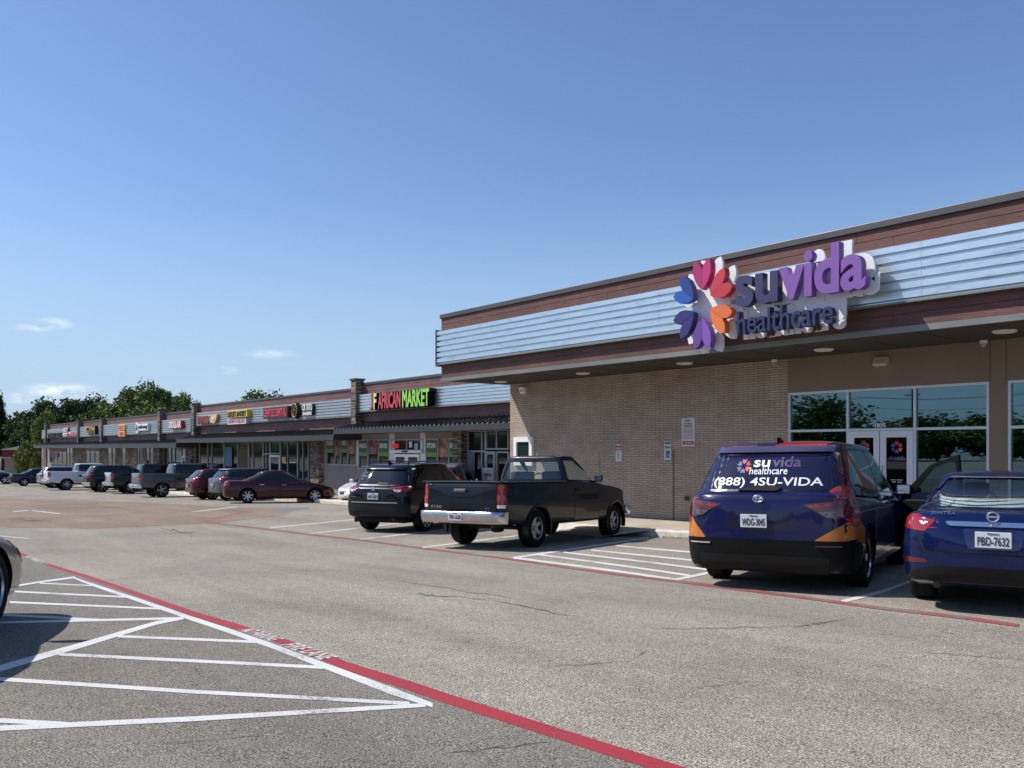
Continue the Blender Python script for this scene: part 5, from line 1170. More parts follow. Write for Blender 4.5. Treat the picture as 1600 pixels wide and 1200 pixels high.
# ================================================================= shop row
def shops(label, X0, X1, zr, zm1, zm0, zc1, ze1, ze0, eave, nrib, nb, walls, cx0=None, cx1=None):
    """X0 < X1, all z above the camera height; eave = y of the canopy edge"""
    e = empty('shop_building', (X0, FY, 0), label=label, cat='building', group=None)
    zr += HC; zm1 += HC; zm0 += HC; zc1 += HC; ze1 += HC; ze0 += HC; ys = FY-.22
    zg = min(G(X0, FY), G(X1, FY))-.3
    boards(X0, X1, ys, zm1, zr-.10, nb, e, M_SID2, dep=.08); boards(X0, X1, ys, zc1-.1, zm0-.04, 3, e, M_SID2, dep=.08)
    obj('coping', bx(X0, X1, ys-.05, ys+.30, zr-.10, zr), M_CAP, e)
    obj('band_support', bx(X0, X1, ys-.16, ys-.002, zm0+.02, zm1-.01), M_LIP, e)
    corr(X0+.02, X1-.02, ys-.18, zm0, zm1, nrib, e, M_GALV if zr-HC > 2.9 else M_GALV2)
    obj('roof', bx(X0, X1, ys+.31, FY+26, zr-.6, zr-.45), M_CAP, e); obj('parapet_back', bx(X0, X1, ys+.10, ys+.30, zc1-.3, zr-.11), M_STUG, e)
    obj('rear_wall', bx(X0, X1, FY+25.7, FY+26, zg, zr-.6), M_STUG, e)
    a, b = (cx0 if cx0 is not None else X0), (cx1 if cx1 is not None else X1)
    bm = bmesh.new(); prism(bm, [(ys-.01, zc1), (ys-.01, zc1-.05), (eave+.02, ze1-.05), (eave+.02, ze1)], 'X', a, b)
    n = int((b-a)/.30); sl = (zc1-ze1)/(ys-eave)
    for i in range(n+1):
        x = a+.02+(b-a-.04)*i/n
        prism(bm, [(ys-.012, zc1+.0), (ys-.012, zc1+.045), (eave-.03, ze1+.045), (eave-.03, ze1+.0)], 'X', x-.035, x+.035)
    c = obj('canopy_roof', bm, M_ROOFM, e)
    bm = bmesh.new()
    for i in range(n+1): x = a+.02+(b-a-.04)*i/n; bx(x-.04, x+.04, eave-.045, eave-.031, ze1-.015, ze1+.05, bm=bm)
    o_ = obj('canopy_rib_glint', bm, M_LIP, c); o_['kind'] = 'stuff'  # added pale blocks: glint on the canopy rib ends put into the colour
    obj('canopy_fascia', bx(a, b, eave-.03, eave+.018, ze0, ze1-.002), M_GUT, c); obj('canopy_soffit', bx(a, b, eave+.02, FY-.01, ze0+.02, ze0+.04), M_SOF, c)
    bm = bmesh.new(); 
    for x in (a, b-.04): prism(bm, [(ys-.0, zc1-.001), (FY-.02, zc1-.2), (FY-.02, ze0+.05), (eave+.02, ze0+.05), (eave+.02, ze1-.05)], 'X', x, x+.04)
    obj('canopy_end', bm, M_GUT, c)
    # wall strips (x0, x1, z0, z1, kind) in pixels of the photograph for x
    for it in walls:
        kind, px0, px1 = it[:3]; xa, xb = Xp(px0), Xp(px1); ztop = ze0+.05
        zf = G((xa+xb)/2, FY)+.17
        if kind == 'stone': obj('stone_pier', bx(xa, xb, FY-.32, FY+.1, zg, ztop+.0), M_STN, e)
        elif kind == 'stonewall': obj('stone_wall', bx(xa, xb, FY-.06, FY+.1, zg, ztop), M_STN, e)
        elif kind == 'wall': obj('front_wall', bx(xa, xb, FY-.035, FY+.1, zg, ztop), it[3] if len(it) > 3 else M_STUG, e)
        elif kind == 'header': obj('header', bx(xa, xb, FY-.02, FY+.1, it[3]+HC, ztop), it[4] if len(it) > 4 else M_STUG, e)
        elif kind == 'knee': obj('knee_wall', bx(xa, xb, FY-.05, FY+.1, zg, it[3]+HC), it[4] if len(it) > 4 else M_STUG, e)
        elif kind == 'win':
            z0 = it[3]+HC if it[3] is not None else zf; z1 = it[4]+HC if it[4] is not None else ztop
            mull = [Xp(q_) for q_ in it[5]]; tr_ = [q_+HC for q_ in it[6]] if len(it) > 6 else []
            window(e, xa, xb, z0, z1, FY, M_FGL, M_DFR, .06, 'shop_window', mull, tr_)
        elif kind == 'door':
            z1 = it[3]+HC; bm = bmesh.new()
            for q_ in ((xa, xa+.12, zf, z1), (xb-.12, xb, zf, z1), (xa+.12, xb-.12, z1-.12, z1), (xa+.12, xb-.12, zf, zf+.2)): bx(q_[0], q_[1], FY-.08, FY-.02, q_[2], q_[3], bm=bm)
            d = obj('shop_door', bm, M_WHT if it[4] else M_DFR, e); obj('pane', bx(xa+.12, xb-.12, FY-.055, FY-.045, zf+.2, z1-.12), M_FGL, d); obj('handle', bx(xa+.15, xa+.18, FY-.14, FY-.08, zf+.8, zf+1.1), M_CHR, d)
    adopt(e); return e
s1 = shops('market shop building with a standing seam canopy beside the clinic', -35.55, -22.02, 3.02, 2.47, 1.70, 1.20, .88, .66, 18.35, 6, 3,
    [('wall', 507, 511, M_DFR), ('knee', 511, 560, -.81), ('win', 511, 558, -.81, None, (524.5, 533.5, 544.5)), ('wall', 558, 561, M_ALF), ('header', 561, 716, .42), ('knee', 561, 609.5, -.95), ('win', 561, 609.5, -.95, .42, (576, 592.5)),
     ('wall', 609.5, 612, M_ALF), ('win', 612, 663, -.10, .42, (636.5,)), ('door', 618, 637, -.24, True), ('door', 637.5, 657, -.24, True), ('wall', 612, 617.5, M_ALF), ('wall', 657.5, 665.5, M_ALF), ('knee', 666, 716.5, -.95), ('win', 666, 716.5, -.95, .42, (684.5, 703)),
     ('stone', 717, 730.5), ('win', 731, 760, None, None, (754,), (-.10,)), ('door', 760.5, 776, -.10, False), ('win', 760.2, 796, -.04, None, (777,)), ('win', 776.5, 796, None, -.10, ())], cx0=Xp(522, 18.35), cx1=-22.35)
s2 = shops('middle shop building with four shops and dark canopy', -57.5, -35.62, 2.83, 2.33, 1.50, .92, .60, .38, 18.35, 6, 3,
    [('stone', 297, 305), ('win', 305, 351, None, None, (312, 325, 331.5), ()), ('win', 351, 389, None, None, (372, ), ()), ('win', 389, 412, None, None, (396,), ()), ('win', 412, 423, None, None, (417,), (-.3,)), ('door', 423, 439, -.35, True), ('win', 423, 439, -.30, None, ()), ('win', 439, 466, None, None, (450,), ()), ('win', 466, 493, None, None, (474, 483), ()), ('stone', 493.5, 507)],
    cx0=Xp(276, 18.35), cx1=Xp(521.5, 18.35))
s3 = shops('farthest low shop building of the row with stone pillars', -105.5, -57.56, 2.56, 2.03, 1.12, .62, .34, .05, 18.35, 6, 2,
    [('stone', 70, 74), ('wall', 74, 78), ('win', 78, 104, -1.6, -.30, (84, 90, 97)), ('header', 74, 104, -.30, M_STUC), ('knee', 74, 104, -1.6), ('win', 104, 114, None, None, (109,)), ('stonewall', 114, 134), ('win', 134, 156, None, -.2, (141, 148)), ('header', 134, 156, -.2), ('stonewall', 156, 168), ('win', 168, 181, None, None, (175,)), ('stonewall', 181, 190), ('win', 190, 197, None, None, ()), ('stonewall', 197, 214), ('win', 214, 222, None, None, (218,)), ('stonewall', 222, 228), ('win', 228, 247, None, None, (234, 240)), ('stone', 247, 256), ('win', 256, 285, None, None, (262, 268, 274)), ('door', 285, 292, -.5, True), ('win', 292, 297, None, None, ())],
    cx0=Xp(53, 18.35), cx1=Xp(275.5, 18.35))
# stone pylons standing through the parapets
for px, zt_, zb2, w_, lb in ((558, 3.22, 1.1, .42, 'stone pylon through the roof edge left of the market sign'), (305.5, 2.98, .8, .44, 'stone pylon between the middle and the farthest shop building'), (252, 2.84, .5, .46, 'stone pylon left of the small red shop sign'), (161, 2.72, .45, .46, 'stone pylon right of the gold lettered sign'), (124.5, 2.72, .45, .46, 'stone pylon left of the gold lettered sign'), (73.5, 2.78, .0, .46, 'stone pylon at the far left end of the shop row')):
    x = Xp(px, 19.4); r = empty('stone_pylon', (x, 19.5, HC+zb2), label=lb, cat='pylon', group='stone pylons along the shop roofs')
    obj('shaft', bx(-w_/2, w_/2, -.30, .14, 0, zt_-zb2-.08), M_STN, r); obj('cap_slab', bx(-w_/2-.06, w_/2+.06, -.36, .18, zt_-zb2-.08, zt_-zb2), M_CAP, r)
bm = bmesh.new(); x = Xp(70, 18.4); bx(x-.05, x+.05, 18.40, 18.50, G(x, 18), HC+.06, bm=bm); top('canopy_post', bm, M_ALF, 'thin post holding the far left end of the canopy', 'post')
# ---- shop signs
YG = FY-.22-.18-.035
def shop_sign(px0, px1, zc_, h_, words_, label, cab=None, dep=.22, side=None, y=None):
    """words_: (text, u0, u1, v0, v1, material) in fractions of the sign"""
    y = YG if y is None else y; xa, xb = Xp(px0, y-dep), Xp(px1, y-dep); W_ = xb-xa
    e = empty('shop_sign', ((xa+xb)/2, y, HC+zc_), label=label, cat='sign')
    if cab: obj('cabinet', bx(-W_/2, W_/2, -dep, -.004, -h_/2, h_/2, bev=.012), cab, e)
    for (s_, u0, u1, v0, v1, m_) in words_:
        x0, x1, z0, z1 = -W_/2+W_*u0, -W_/2+W_*u1, -h_/2+h_*v0, -h_/2+h_*v1; yf = -dep-(.012 if cab else 0)
        o = stand_text('lettering', s_, (x1-x0, z1-z0), .02, m_, e, ((x0+x1)/2, yf-.0, (z0+z1)/2), off=.03)
        if side and not cab: stand_text('letter_return', s_, ((x1-x0)+.04, (z1-z0)+.03), dep-.02, side, e, ((x0+x1)/2, -dep/2+.004, (z0+z1)/2), off=.045)
    return e
BL = mat('black_letter_return', (.008, .008, .008), .5); C_RED = mat('market_red', (.50, .06, .09), .5); C_GRN = mat('market_green', (.28, .62, .10), .5); C_YGR = mat('market_pale_green', (.62, .76, .28), .5)
C_YEL = mat('sign_yellow', (.72, .52, .05), .5); C_WH = mat('sign_letter_white', (.75, .75, .74), .5); C_MAR = mat('sign_maroon', (.25, .02, .03), .5); C_BLK = mat('sign_black', (.012, .012, .012), .5); C_PEA = mat('sign_peach', (.72, .42, .22), .5); C_DRD = mat('sign_dark_red', (.10, .012, .016), .5)
C_GLD = mat('sign_gold', (.35, .26, .08), .5); C_PNK = mat('sign_pink', (.55, .15, .2), .5); C_AMB = mat('sign_amber', (.75, .45, .12), .5)
mk = shop_sign(577.5, 670.5, 2.07, .70, [('J', .0, .06, 0, .97, C_RED), ('F', .075, .125, 0, 1, C_YGR), ('AFRICAN', .155, .545, 0, 1, C_RED), ('MARKET', .575, 1.0, 0, 1, C_GRN)], 'big red and green lettered market sign on the corrugated band', dep=.34, side=BL)
mw = abs(Xp(670.5, YG)-Xp(577.5, YG))/2
obj('raceway', bx(-mw*.98, mw*.98, -.06, -.004, -.33, .33), BL, mk)
shop_sign(308.5, 326, 1.84, .52, [('TABACCO', 0, 1, .0, 1, C_MAR)], 'cream-edged maroon lettered shop sign with seven letters near the roof pylon', side=mat('sign_cream', (.7, .6, .45), .5))
e_ = shop_sign(328, 337, 1.86, .60, [('one', .2, .8, .35, .65, C_WH)], 'peach leaf-shaped sign right of the maroon letters', side=C_PEA)
bm = bmesh.new(); prism(bm, rnd([(-.62, -.24), (.30, -.28), (.66, .22), (.62, .30), (-.30, .24)], .22, 6), 'Y', -.20, -.01); obj('leaf_face', bm, C_PEA, e_)
shop_sign(355, 386, 2.03, .42, [("LESLIE'S BAKERY", .03, .97, .12, .88, C_BLK)], 'yellow bakery sign with black letters', cab=C_YEL, dep=.28)
shop_sign(355.5, 384, 1.60, .34, [('PASTRY & GELATO', .05, .95, .2, .8, C_PNK)], 'white sign with pink letters under the yellow bakery sign', cab=C_WH, dep=.2)
shop_sign(411, 449, 1.93, .60, [('GENTLE DENTAL', .04, .96, .15, .85, C_RED)], 'dark red framed shop sign with red letters, second from the middle pylon', cab=C_DRD, dep=.26)
shop_sign(473, 488, 1.96, .56, [('CR TATU', 0, 1, .42, 1, C_WH), ('BARBERS', .05, .95, .0, .3, C_WH)], 'white two-line letters on black next to a round gold emblem', cab=C_BLK, dep=.16)
e_ = empty('round_emblem', (Xp(466.5, YG), YG, HC+1.96), label='tall oval gold and black emblem left of the white tattoo shop letters', cat='sign')
bm = bmesh.new(); prism(bm, [(.36*math.cos(2*PI*k/28), .42*math.sin(2*PI*k/28)) for k in range(28)], 'Y', -.22, -.004); obj('disc', bm, C_BLK, e_); bm = bmesh.new(); tube(bm, [(.29*math.cos(2*PI*k/28), -.23, .35*math.sin(2*PI*k/28)) for k in range(29)], .035, 6, cap=False); tube(bm, [(-.12, -.23, -.18), (.02, -.23, .02), (-.05, -.23, .1), (.12, -.23, .2)], .04, 6); obj('gold_ring', bm, C_GLD, e_)
shop_sign(264.5, 283, 1.62, .52, [('DOLLAR', .0, 1, .1, 1, C_WH)], 'red cabinet sign with white letters right of a stone pylon', cab=mat('sign_bright_red', (.42, .02, .03), .5), dep=.26)
shop_sign(216, 231, 1.62, .50, [('subway', .0, 1, .1, .9, C_BLK)], 'small white sign with dark letters on the far corrugated band', cab=C_WH, dep=.2)
shop_sign(212, 215.5, 1.60, .78, [('A', .1, .9, .2, .8, C_BLK)], 'narrow white tilted panel left of the small white sign', cab=C_WH, dep=.2)
shop_sign(185, 194.5, 1.70, .44, [('LUCK', .1, .9, .15, .85, C_RED)], 'upper orange-yellow sign panel with red letters', cab=C_AMB, dep=.15); shop_sign(185, 194.5, 1.20, .44, [('WIN', .15, .85, .15, .85, C_RED)], 'lower orange-yellow sign panel with red letters', cab=C_AMB, dep=.15)
shop_sign(134, 148, 1.60, .85, [('GYM', .0, 1, .1, 1, C_GLD)], 'gold letters with black sides on the far corrugated band', dep=.3, side=BL)
shop_sign(74, 96, 1.42, .70, [('TEXAS GRILL', .0, 1, .0, .8, C_BLK)], 'black lettered shop sign at the far left end of the row', dep=.15, side=BL)
shop_sign(98.5, 106, 1.62, .85, [('HOT', .0, 1, .5, 1, C_WH), ('POT', 0, 1, 0, .45, C_WH)], 'stacked white letters right of the black lettered sign', dep=.2, side=C_RED); shop_sign(106.5, 118, 1.38, .42, [('Nails', .0, 1, .0, 1, C_RED)], 'red script letters on the far corrugated band', dep=.2, side=C_WH)
# ---- posters and panels in the market windows
def wpanel(px0, px1, z0, z1, m, label, text=None, tm=None, cat='poster', group=None, tf=(.8, .5), y=FY-.055):
    xa, xb = Xp(px0), Xp(px1); e = empty('window_poster', ((xa+xb)/2, y, HC+(z0+z1)/2), label=label, cat=cat, group=group)
    obj('print', bx(-(xb-xa)/2, (xb-xa)/2, -.004, .0, -(z1-z0)/2, (z1-z0)/2), m, e)
    if text: stand_text('lettering', text, ((xb-xa)*tf[0], (z1-z0)*tf[1]), .002, tm or C_WH, e, (0, -.008, .02), off=.03)
    return e
def foodmat(name, a, b, c):
    m, t, bs = nodes(name); n = N(t, 'ShaderNodeTexVoronoi', {'Vector': N(t, 'ShaderNodeTexCoord').outputs['Object'], 'Scale': 3.2}); n2 = N(t, 'ShaderNodeTexNoise', {'Vector': N(t, 'ShaderNodeTexCoord').outputs['Object'], 'Scale': 6})
    t.links.new(mul(t, ramp(t, n.outputs['Distance'], [(.1, a), (.4, b), (.7, c)]), ramp(t, n2.outputs['Fac'], [(.3, (.5,)*3), (.7, (1.1,)*3)])), bs.inputs['Base Color']); return m
F1 = foodmat('meat_photo', (.40, .14, .13), (.28, .10, .10), (.06, .04, .04)); F2 = foodmat('bread_photo', (.50, .26, .12), (.40, .18, .07), (.12, .05, .03)); PGR = mat('poster_green', (.13, .28, .06), .6); PGD = mat('poster_dark_green', (.05, .11, .05), .6)
for (a, b, tx, lb) in ((512, 523, 'PRODUCE', 'leftmost green banner in the market windows'), (535.5, 543.5, 'SPICES', 'green banner between two food photos'), (562.5, 575, 'MEATS', 'green banner reading MEATS'), (594, 608, 'SEAFOOD', 'green banner reading SEAFOOD'), (668, 683.5, 'KITCHEN', 'green banner reading KITCHEN'), (704, 715.5, 'BAKERY', 'green banner reading BAKERY beside the stone pier')):
    z1_ = .36 if a > 560 else .50
    wpanel(a, b, z1_-.50, z1_, PGD, lb, tx, C_WH, group=None, tf=(.85, .42)); e_ = wpanel(a, b, z1_-.70, z1_-.51, PGR, 'bright green strip right under the ' + lb)
for (a, b, z0, z1, m, lb) in ((525.5, 532.5, -.35, .5, F1, 'meat photo poster in the first market window'), (546, 556, -.25, .48, F2, 'bread photo poster at the right of the first market window'), (577.5, 591, -.25, .38, F1, 'meat photo between the MEATS and SEAFOOD banners'), (686, 702, -.35, .40, F2, 'bread photo between the KITCHEN and BAKERY banners')):
    wpanel(a, b, z0, z1, m, lb)
OPN = mat('open_sign_red', (.5, .02, .03), .5, emit=(1, .05, .05, .25)); e_ = tag(stand_text('open_sign', 'OPEN', (.62, .20), .03, OPN, None, (Xp(619.5), FY-.08, HC+.12), off=.03), 'red glowing OPEN sign above the market doors', 'sign')
wpanel(641, 645.5, .05, .30, C_WH, 'left white paper on the glass over the market doors'); wpanel(649, 655, -.04, .22, mat('paper_grey', (.5, .5, .5), .6), 'right white paper on the glass over the market doors')
wpanel(617, 662, -.12, -.12-.0+.001, C_WH, 'thin strip over the market doors') if False else None
hd = empty('door_header', (Xp(638), FY-.06, HC-.19), label='white box header above the sliding market doors', cat='door header')
wdh = (Xp(662)-Xp(613)); obj('header_box', bx(-wdh/2, wdh/2, -.12, 0, -.0, .22 if False else .12), M_WHT, hd); obj('sensor', bx(-.22, .22, -.16, -.12, .03, .09), M_BLKP, hd)
e_ = wpanel(756.5, 774, -1.30, -.72, C_WH, 'white top half of the FOR LEASE poster in the vacant shop door', 'COMMERCIAL', C_RED, tf=(.8, .2), y=FY-.09); wpanel(756.5, 774, -1.85, -1.31, mat('poster_navy', (.015, .02, .08), .5), 'navy bottom half of the FOR LEASE poster in the vacant shop door', 'FOR LEASE', C_WH, tf=(.8, .3), y=FY-.09)
for (a, b, z0, z1, m, lb) in ((353, 364, -1.1, .1, mat('blue_poster', (.04, .10, .22), .5, var=.4, vs=2), 'blue poster in a window of the middle shops'), (442, 448, -.75, -.45, C_AMB, 'orange square notice in a window of the middle shops'), (374, 388, -1.6, .1, mat('brown_blind', (.08, .065, .03), .7), 'brown blind in the middle shop windows'), (226, 231, -1.3, -.9, C_DRD, 'dark red paper in a far shop window'), (80, 92, -.9, -.4, mat('violet_poster', (.16, .08, .16), .6, var=.4, vs=2), 'violet poster in the farthest shop window'), (287, 291, -.55, .0, C_WH, 'white notice above a far shop door')):
    wpanel(a, b, z0, z1, m, lb)
# curtains in the vacant shop
M_CUR = mat('pale_curtain', (.20, .20, .22), .8, var=.3, vs=3)
xa, xb = Xp(733), Xp(753); bm = bmesh.new(); n = 40; R_ = [[bm.verts.new((xa+(xb-xa)*i/n*.55, FY-.075+.014*math.sin(i*1.3), z)) for z in (HC-2.0, HC-.14)] for i in range(n+1)]
for A, B in zip(R_, R_[1:]): bm.faces.new((A[0], B[0], B[1], A[1]))
top('curtain', bm, M_CUR, 'pale hanging curtain strips in the vacant shop window', 'curtain', smooth=80)
# ================================================================= far house
hp = dirpx(10, 701); t_ = 118/ (hp.dot(FW)); hx, hy = hp.x*t_, hp.y*t_
ho = empty('red_trimmed_house', (hx, hy, G(hx, hy)), math.radians(-12), label='low building with a grey roof and red band behind the trees at the far left', cat='building')
g0 = HC-G(hx, hy); k_ = 118/FPX
def zz(py): return g0 + (HOR-py)*k_
obj('wall', bx(-14, 3.6, 0, 9, -.5, zz(716)), mat('tan_wall', (.34, .29, .23), .9, var=.1, vs=.5), ho); obj('red_band', bx(-14.3, 3.9, -.3, 9.3, zz(713.5), zz(703)), mat('red_band', (.16, .018, .025), .6, var=.1, vs=1), ho)
obj('white_trim', bx(-14.35, 3.95, -.36, 9.36, zz(716), zz(713.7)), mat('dull_white', (.45, .42, .38), .7), ho); bm = bmesh.new(); z0, z1 = zz(702.9), zz(690)
V = [bm.verts.new(p) for p in ((-14.6, -.6, z0), (4.2, -.6, z0), (4.2, 9.6, z0), (-14.6, 9.6, z0), (-12, 4.5, z1), (2, 4.5, z1))]
for f in ((0, 1, 5, 4), (1, 2, 5), (2, 3, 4, 5), (3, 0, 4), (0, 3, 2, 1)): bm.faces.new([V[i] for i in f])
obj('roof', bm, mat('grey_shingles', (.13, .12, .115), .9, var=.2, vs=3), ho); obj('window', bx(-3.0, 1.2, -.04, .02, zz(728), zz(720)), M_FGL, ho); obj('window', bx(-9, -5, -.04, .02, zz(728), zz(720)), M_FGL, ho)
# ================================================================= trees
def leafmat(name, c0, c1, c2):
    m, t, b = nodes(name); tc = N(t, 'ShaderNodeTexCoord'); n = N(t, 'ShaderNodeTexNoise', {'Vector': tc.outputs['Object'], 'Scale': 1.1, 'Detail': 4}); n2 = N(t, 'ShaderNodeTexNoise', {'Vector': tc.outputs['Object'], 'Scale': 7, 'Detail': 2})
    a = N(t, 'ShaderNodeMath', {0: n.outputs['Fac'], 1: n2.outputs['Fac']}, operation='ADD'); a2 = N(t, 'ShaderNodeMath', {0: a.outputs[0], 1: .5}, operation='MULTIPLY')
    t.links.new(ramp(t, a2.outputs[0], [(.38, c0), (.5, c1), (.62, c2)]), b.inputs['Base Color']); b.inputs['Roughness'].default_value = .7; b.inputs['Specular IOR Level'].default_value = .2
    b.inputs['Subsurface Weight'].default_value = 0
    return m
LF = {'oak': leafmat('oak_leaves', (.06, .09, .020), (.13, .175, .040), (.23, .275, .07)), 'dark': leafmat('dark_leaves', (.034, .052, .018), (.07, .10, .032), (.13, .16, .052)), 'light': leafmat('light_leaves', (.10, .15, .035), (.17, .22, .05), (.26, .30, .08)), 'pine': leafmat('pine_needles', (.014, .024, .013), (.030, .046, .022), (.055, .075, .035)), 'yellow': leafmat('yellow_green_leaves', (.09, .11, .022), (.16, .17, .035), (.24, .23, .055))}
M_BARK = mat('bark', (.07, .055, .042), .95, var=.3, vs=6, bump=.5, bs=20)
def crown_mesh(seed, n, shape='round', leaf=.34):
    R = random.Random(seed); V, F = [], []; blobs = []
    for i in range(26 if shape != 'column' else 16):
        while True:
            x, y, z = R.uniform(-1, 1), R.uniform(-1, 1), R.uniform(-.9, 1)
            if x*x+y*y+z*z < 1 and (x*x+y*y+z*z > .18): break
        if shape == 'cone': k = (1-z)/2*.9+.12; x *= k*1.3; y *= k*1.3
        if shape == 'column': x *= .9; y *= .9
        blobs.append((x*.72, y*.72, z*.66+.04, R.uniform(.24, .42)))
    for _ in range(n):
        bx_, by, bz, br = R.choice(blobs)
        u = R.gauss(0, 1), R.gauss(0, 1), R.gauss(0, 1); l = math.sqrt(sum(q*q for q in u)) or 1; rad = br*(R.random()**.35)*(1.0+.18*R.gauss(0, 1))
        c = Vector((bx_+u[0]/l*rad, by+u[1]/l*rad, bz+u[2]/l*rad*.85))
        a = Vector((R.gauss(0, 1), R.gauss(0, 1), R.gauss(0, .7))).normalized(); b = a.cross(Vector((R.gauss(0, 1), R.gauss(0, 1), R.gauss(0, 1)))).normalized()
        s = .85*leaf*R.uniform(.5, 1.1)/6; o = len(V); V += [c-a*s*1.3, c-b*s*.7, c+a*s*1.3, c+b*s*.7]; F.append((o, o+1, o+2, o+3))
    me = bpy.data.meshes.new('crown'); me.from_pydata([tuple(v) for v in V], [], F); return me
def trunk_mesh(seed):
    R = random.Random(seed); bm = bmesh.new(); tube(bm, [(0, 0, -.1), (.01, .0, .2), (.02, .01, .45), (.0, .02, .7)], [.05, .036, .028, .014], 8)
    for i in range(7):
        a = R.uniform(0, 2*PI); z = R.uniform(.28, .6); l = R.uniform(.22, .36); tube(bm, [(.01, 0, z), (math.cos(a)*l*.5, math.sin(a)*l*.5, z+l*.35), (math.cos(a)*l, math.sin(a)*l, z+l*.8)], [.018, .011, .004], 6)
    me = bpy.data.meshes.new('trunk'); bm.to_mesh(me); bm.free(); me.materials.append(M_BARK); return me
CR = {}
def crown_for(kind, shape, var):
    k = (kind, shape, var)
    if k not in CR:
        me = crown_mesh(37 + var*13, 13000, shape, .40 if shape != 'round' else .36); me.materials.append(LF[kind]); CR[k] = me
    return CR[k]
TM = [trunk_mesh(i) for i in range(3)]
def tree(px, f, top_, wpx, kind, shape, var, label, name='tree', hfrac=.72, base=None, group=None, xy=None, cat='tree'):
    if xy is None:
        u = (px-800)/FPX; p = FW*f + RT*(u*f); x, y = p.x, p.y; H = HC + (HOR-top_)*f/FPX - G(x, y); W_ = wpx*f/FPX
    else: x, y = xy; H, W_ = top_, wpx
    W_ *= 1.5 if shape == 'round' else 1.0
    e = empty(name, (x, y, G(x, y)), random.uniform(0, 6.28), label=label, cat=cat, group=group)
    c = bpy.data.objects.new('crown', crown_for(kind, shape, var)); C.objects.link(c); c.parent = e; ch = H*hfrac; c.location = (0, 0, H-ch/2*1.04); c.scale = (W_/2*1.05, W_/2*1.05, ch/2*1.04)
    t = bpy.data.objects.new('trunk', TM[var % 3]); C.objects.link(t); t.parent = e; t.scale = (max(4, W_), max(4, W_), H); t.scale = (H*.8, H*.8, H)
    return e
TG = 'trees beyond the shop row'
random.seed(11)
tree(-4, 140, 612, 44, 'pine', 'cone', 1, 'dark pine at the far left edge', 'pine_tree', .92); tree(-30, 150, 620, 60, 'pine', 'cone', 2, 'second dark pine cut by the left edge', 'pine_tree', .92)
for i, (px, f, tp_, w_, kd, v, lb) in enumerate([(28, 150, 640, 60, 'dark', 0, 'dark low tree behind the red-banded house'), (62, 140, 622, 62, 'dark', 1, 'dark broad tree second from the pines'), (92, 142, 614, 60, 'dark', 2, 'dark rounded tree above the far left end of the shops'), (120, 150, 622, 46, 'dark', 0, 'small dark tree in a dip of the tree line'), (148, 146, 616, 50, 'dark', 1, 'dark tree just left of the taller green trees'), (176, 138, 612, 48, 'oak', 2, 'mid green tree left of the tallest one'),
    (205, 120, 602, 60, 'oak', 0, 'tall green tree right of the dark ones'), (238, 118, 595, 62, 'oak', 1, 'tallest green tree above the shop row'), (270, 120, 603, 56, 'oak', 2, 'broad green tree right of the tallest one'), (293, 116, 610, 40, 'oak', 0, 'green tree just left of the stone pylon on the roof line'), (160, 128, 634, 60, 'oak', 1, 'lower lighter green tree in front of the dark ones'), (225, 112, 630, 60, 'oak', 2, 'low green tree peeking over the far shops'),
    (396, 96, 607, 70, 'oak', 0, 'green treetop over the middle shops, left one'), (432, 98, 613, 50, 'oak', 1, 'green treetop over the middle shops, right one'), (372, 100, 622, 26, 'oak', 2, 'small green treetop left of the pair over the middle shops'), (-50, 140, 622, 70, 'dark', 1, 'dark tree beyond the left edge'), (5, 160, 652, 60, 'dark', 2, 'dark tree behind the pines'), (48, 132, 655, 50, 'dark', 0, 'low dark tree above the house roof')]):
    tree(px, f, tp_, w_, kd, 'round', v, lb, group=TG, hfrac=.82)
tree(73, 112, 642, 44, 'light', 'column', 1, 'upright light green tree at the end of the shop row', hfrac=.92)
tree(50, 100, 684, 34, 'yellow', 'round', 2, 'small yellow-green tree in front of the red-banded house', 'small_tree', .94); tree(60, 98, 704, 20, 'yellow', 'round', 0, 'yellow-green shrub by the canopy post', 'shrub', .97, cat='shrub')
tree(33, 114, 722, 14, 'light', 'round', 1, 'green shrub along the wall of the red-banded house', 'shrub', .97, cat='shrub')
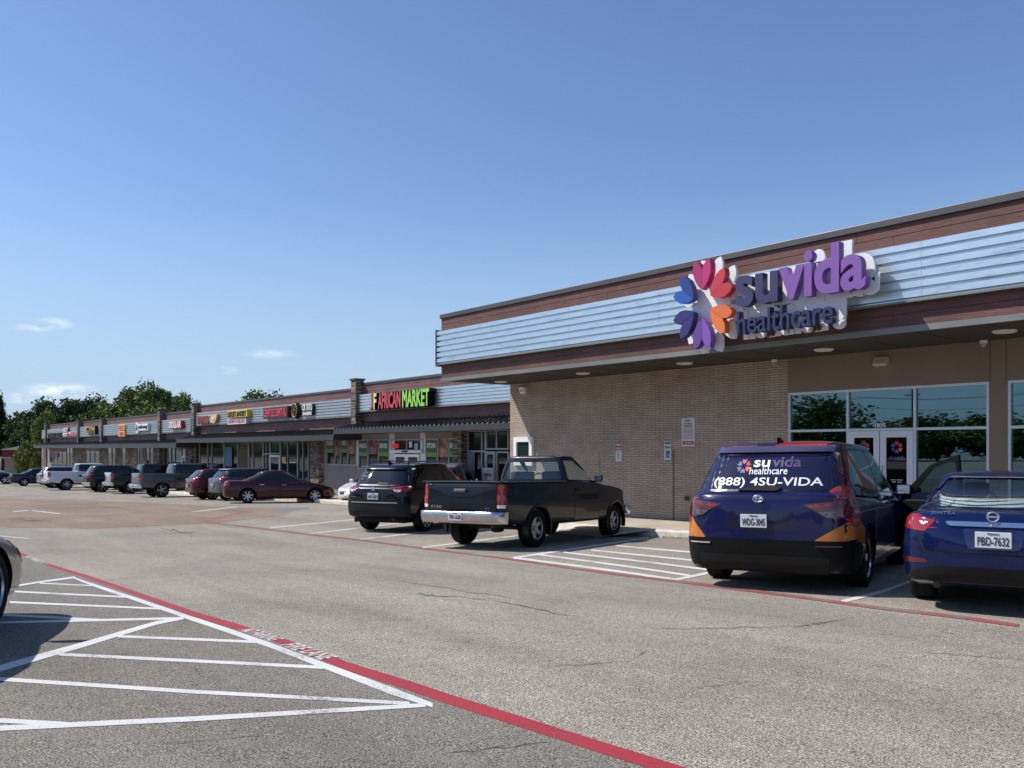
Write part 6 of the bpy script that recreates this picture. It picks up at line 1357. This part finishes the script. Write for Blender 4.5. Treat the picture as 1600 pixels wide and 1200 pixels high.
# wooded edge across the street behind the camera, seen only mirrored in the glass
VV, FF = [], []; R = random.Random(4); src = crown_for('light', 'round', 1)
for i in range(60):
    x = -430 + 8.3*i + R.uniform(-4, 4); y = -112 + R.uniform(-8, 8); H = R.uniform(5.5, 8.5); W_ = R.uniform(18, 25)
    if i in (41, 20): H = 12
    o = len(VV); a = R.uniform(0, 6.28); c_, s_ = math.cos(a), math.sin(a)
    for v in src.vertices[:20000]: VV.append((x+(v.co.x*c_-v.co.y*s_)*W_/2, y+(v.co.x*s_+v.co.y*c_)*W_/2, G(x, y)+H*.48+v.co.z*H*.56))
    FF += [tuple(k+o for k in p.vertices) for p in src.polygons[:5000]]
me = bpy.data.meshes.new('treeline'); me.from_pydata(VV, [], FF); me.materials.append(LF['light']); o = bpy.data.objects.new('treeline', me); C.objects.link(o)
tag(o, 'wooded edge across the street mirrored in the shop glass', 'trees', kind='stuff')
# utility poles across the street, mirrored in the clinic glass
for i, (x, y, lb) in enumerate([(-88, -92, 'wooden utility pole across the street, farther left one'), (-62, -92, 'wooden utility pole across the street, nearer right one')]):
    e = empty('utility_pole', (x, y, G(x, y)), label=lb, cat='utility pole', group='utility poles across the street')
    bm = bmesh.new(); tube(bm, [(0, 0, 0), (0, 0, 11)], [.17, .11], 10); obj('pole', bm, M_BARK, e); bm = bmesh.new(); bx(-1.2, 1.2, -.06, .06, 10.0, 10.14, bm=bm); obj('crossarm', bm, M_BARK, e)
for k, (dx, z) in enumerate(((-1.1, 10.2), (1.1, 10.2), (0, 8.6))):
    bm = bmesh.new(); tube(bm, [(-400+i*10, -92+dx, G(-75, -92)+z-.9*math.sin(PI*((i*10) % 30)/30)) for i in range(48)], .025, 4); top('overhead_wire', bm, M_BLKP, 'black overhead wire across the street, %s' % ('far upper one', 'near upper one', 'lowest one')[k], 'wire')
# weeds along the kerb
bm = bmesh.new(); random.seed(5)
for i in range(420):
    x = random.choice([random.uniform(-13, -9), random.uniform(-40, -33), random.uniform(-13, -11.5)]); y = (15.0 if x > -22 else 17.48)-random.random()**2*.10; z = G(x, y); h = random.uniform(.02, .07); a = random.uniform(0, 6.28); w_ = .012
    bm.faces.new([bm.verts.new(p) for p in ((x, y, z), (x+w_*math.cos(a), y+w_*math.sin(a), z), (x+.03*math.cos(a+1), y+.03*math.sin(a+1), z+h))])
o = obj('grass', bm, mat('dry_weeds', (.14, .15, .05), .9)); tag(o, 'sparse dry weeds growing along the kerb', 'weeds', kind='stuff')
